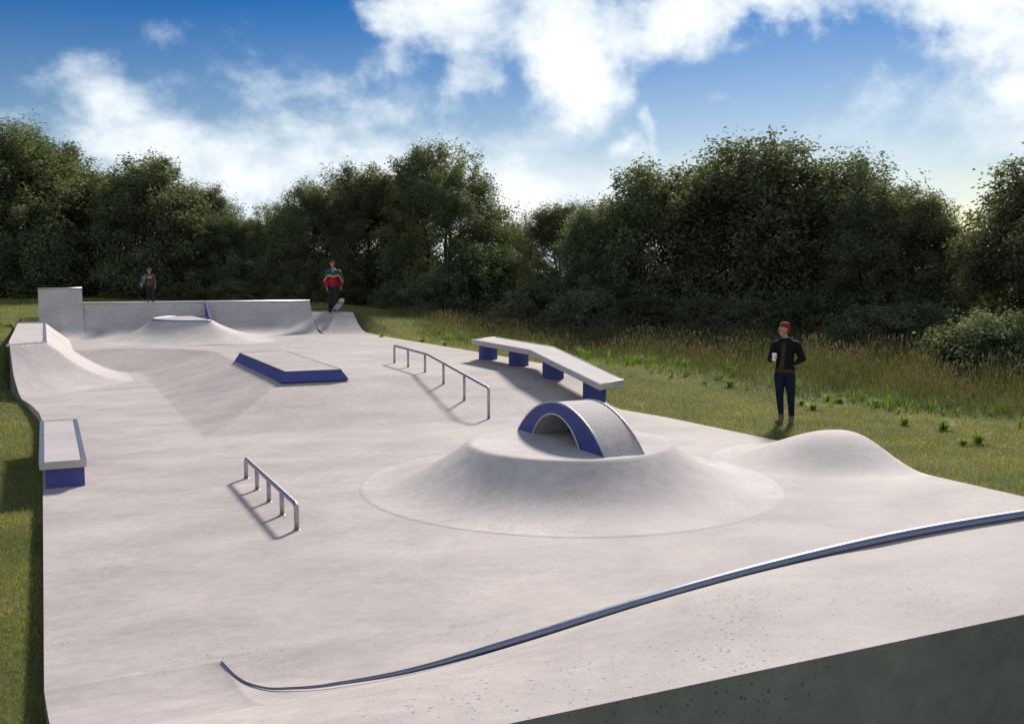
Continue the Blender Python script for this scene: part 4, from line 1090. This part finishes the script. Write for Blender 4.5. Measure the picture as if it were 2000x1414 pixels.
for (px, py, sx, sy, wt) in CL:
    a = math.atan((px-1000)/1944)+YAW; e = (530-py)/1950.
    s1 = N(nt, 'ShaderNodeVectorMath', operation='SUBTRACT'); L.new(w3.outputs[0], s1.inputs[0]); s1.inputs[1].default_value = (a, e, 0)
    s2 = N(nt, 'ShaderNodeVectorMath', operation='MULTIPLY'); L.new(s1.outputs[0], s2.inputs[0]); s2.inputs[1].default_value = (1944/sx/1., 1944/sy/1., 0)
    s3 = N(nt, 'ShaderNodeVectorMath', operation='LENGTH'); L.new(s2.outputs[0], s3.inputs[0])
    mr = N(nt, 'ShaderNodeMapRange', interpolation_type='SMOOTHERSTEP', inp={1: 0., 2: 1.25, 3: wt, 4: 0.}); L.new(s3.outputs['Value'], mr.inputs[0])
    if acc is None: acc = mr.outputs[0]
    else:
        ad = N(nt, 'ShaderNodeMath', operation='ADD'); L.new(acc, ad.inputs[0]); L.new(mr.outputs[0], ad.inputs[1]); acc = ad.outputs[0]
# pale veil towards the horizon, and added fill cloud behind the camera, scattered cloud overhead
hz = N(nt, 'ShaderNodeMapRange', interpolation_type='SMOOTHSTEP', inp={1: 0., 2: .15, 3: .62, 4: 0.}); L.new(eln.outputs[0], hz.inputs[0])
ad = N(nt, 'ShaderNodeMath', operation='ADD'); L.new(acc, ad.inputs[0]); L.new(hz.outputs[0], ad.inputs[1]); acc = ad.outputs[0]
fw = N(nt, 'ShaderNodeVectorMath', operation='DOT_PRODUCT'); L.new(tc.outputs['Generated'], fw.inputs[0]); fw.inputs[1].default_value = (math.sin(YAW), math.cos(YAW), 0)
bh = N(nt, 'ShaderNodeMapRange', interpolation_type='SMOOTHSTEP', inp={1: .35, 2: -.6, 3: 0., 4: .42}); L.new(fw.outputs['Value'], bh.inputs[0])  # unseen cloud added behind the camera to brighten surfaces facing it
ad = N(nt, 'ShaderNodeMath', operation='ADD'); L.new(acc, ad.inputs[0]); L.new(bh.outputs[0], ad.inputs[1]); acc = ad.outputs[0]
hi = N(nt, 'ShaderNodeMapRange', interpolation_type='SMOOTHSTEP', inp={1: .30, 2: .5, 3: 0., 4: .12}); L.new(eln.outputs[0], hi.inputs[0])
ad = N(nt, 'ShaderNodeMath', operation='ADD'); L.new(acc, ad.inputs[0]); L.new(hi.outputs[0], ad.inputs[1]); acc = ad.outputs[0]
m1 = N(nt, 'ShaderNodeMapping'); m1.inputs['Scale'].default_value = (1, 1, 1.5); L.new(tc.outputs['Generated'], m1.inputs[0])
cn = N(nt, 'ShaderNodeTexNoise', inp={'Scale': 9., 'Detail': 11, 'Roughness': .60, 'Distortion': .15}); L.new(m1.outputs[0], cn.inputs[0])
mm = N(nt, 'ShaderNodeMath', operation='MULTIPLY_ADD', inp={1: 2.3, 2: -1.17}); L.new(cn.outputs[0], mm.inputs[0])
ad = N(nt, 'ShaderNodeMath', operation='ADD'); L.new(acc, ad.inputs[0]); L.new(mm.outputs[0], ad.inputs[1]); acc = ad.outputs[0]
den = N(nt, 'ShaderNodeMapRange', interpolation_type='SMOOTHSTEP', inp={1: .05, 2: .80, 3: 0., 4: 1.}); L.new(acc, den.inputs[0])
thick = N(nt, 'ShaderNodeMapRange', interpolation_type='SMOOTHSTEP', inp={1: .5, 2: 1.3, 3: 0., 4: 1.}); L.new(acc, thick.inputs[0])
ccol = mixc(nt, thick.outputs[0], (6.3, 7.1, 7.8), (9.6, 9.6, 9.6))
skc = mixc(nt, den.outputs[0], hs.outputs[0], ccol)
L.new(skc, bg.inputs[0])
vs_ = sc.view_settings; vs_.view_transform = 'Standard'; vs_.look = 'None'; vs_.exposure = .42; vs_.gamma = 1; vs_.use_curve_mapping = False
sc.cycles.max_bounces = 6; sc.cycles.diffuse_bounces = 3; sc.cycles.transparent_max_bounces = 4; sc.cycles.use_denoising = True
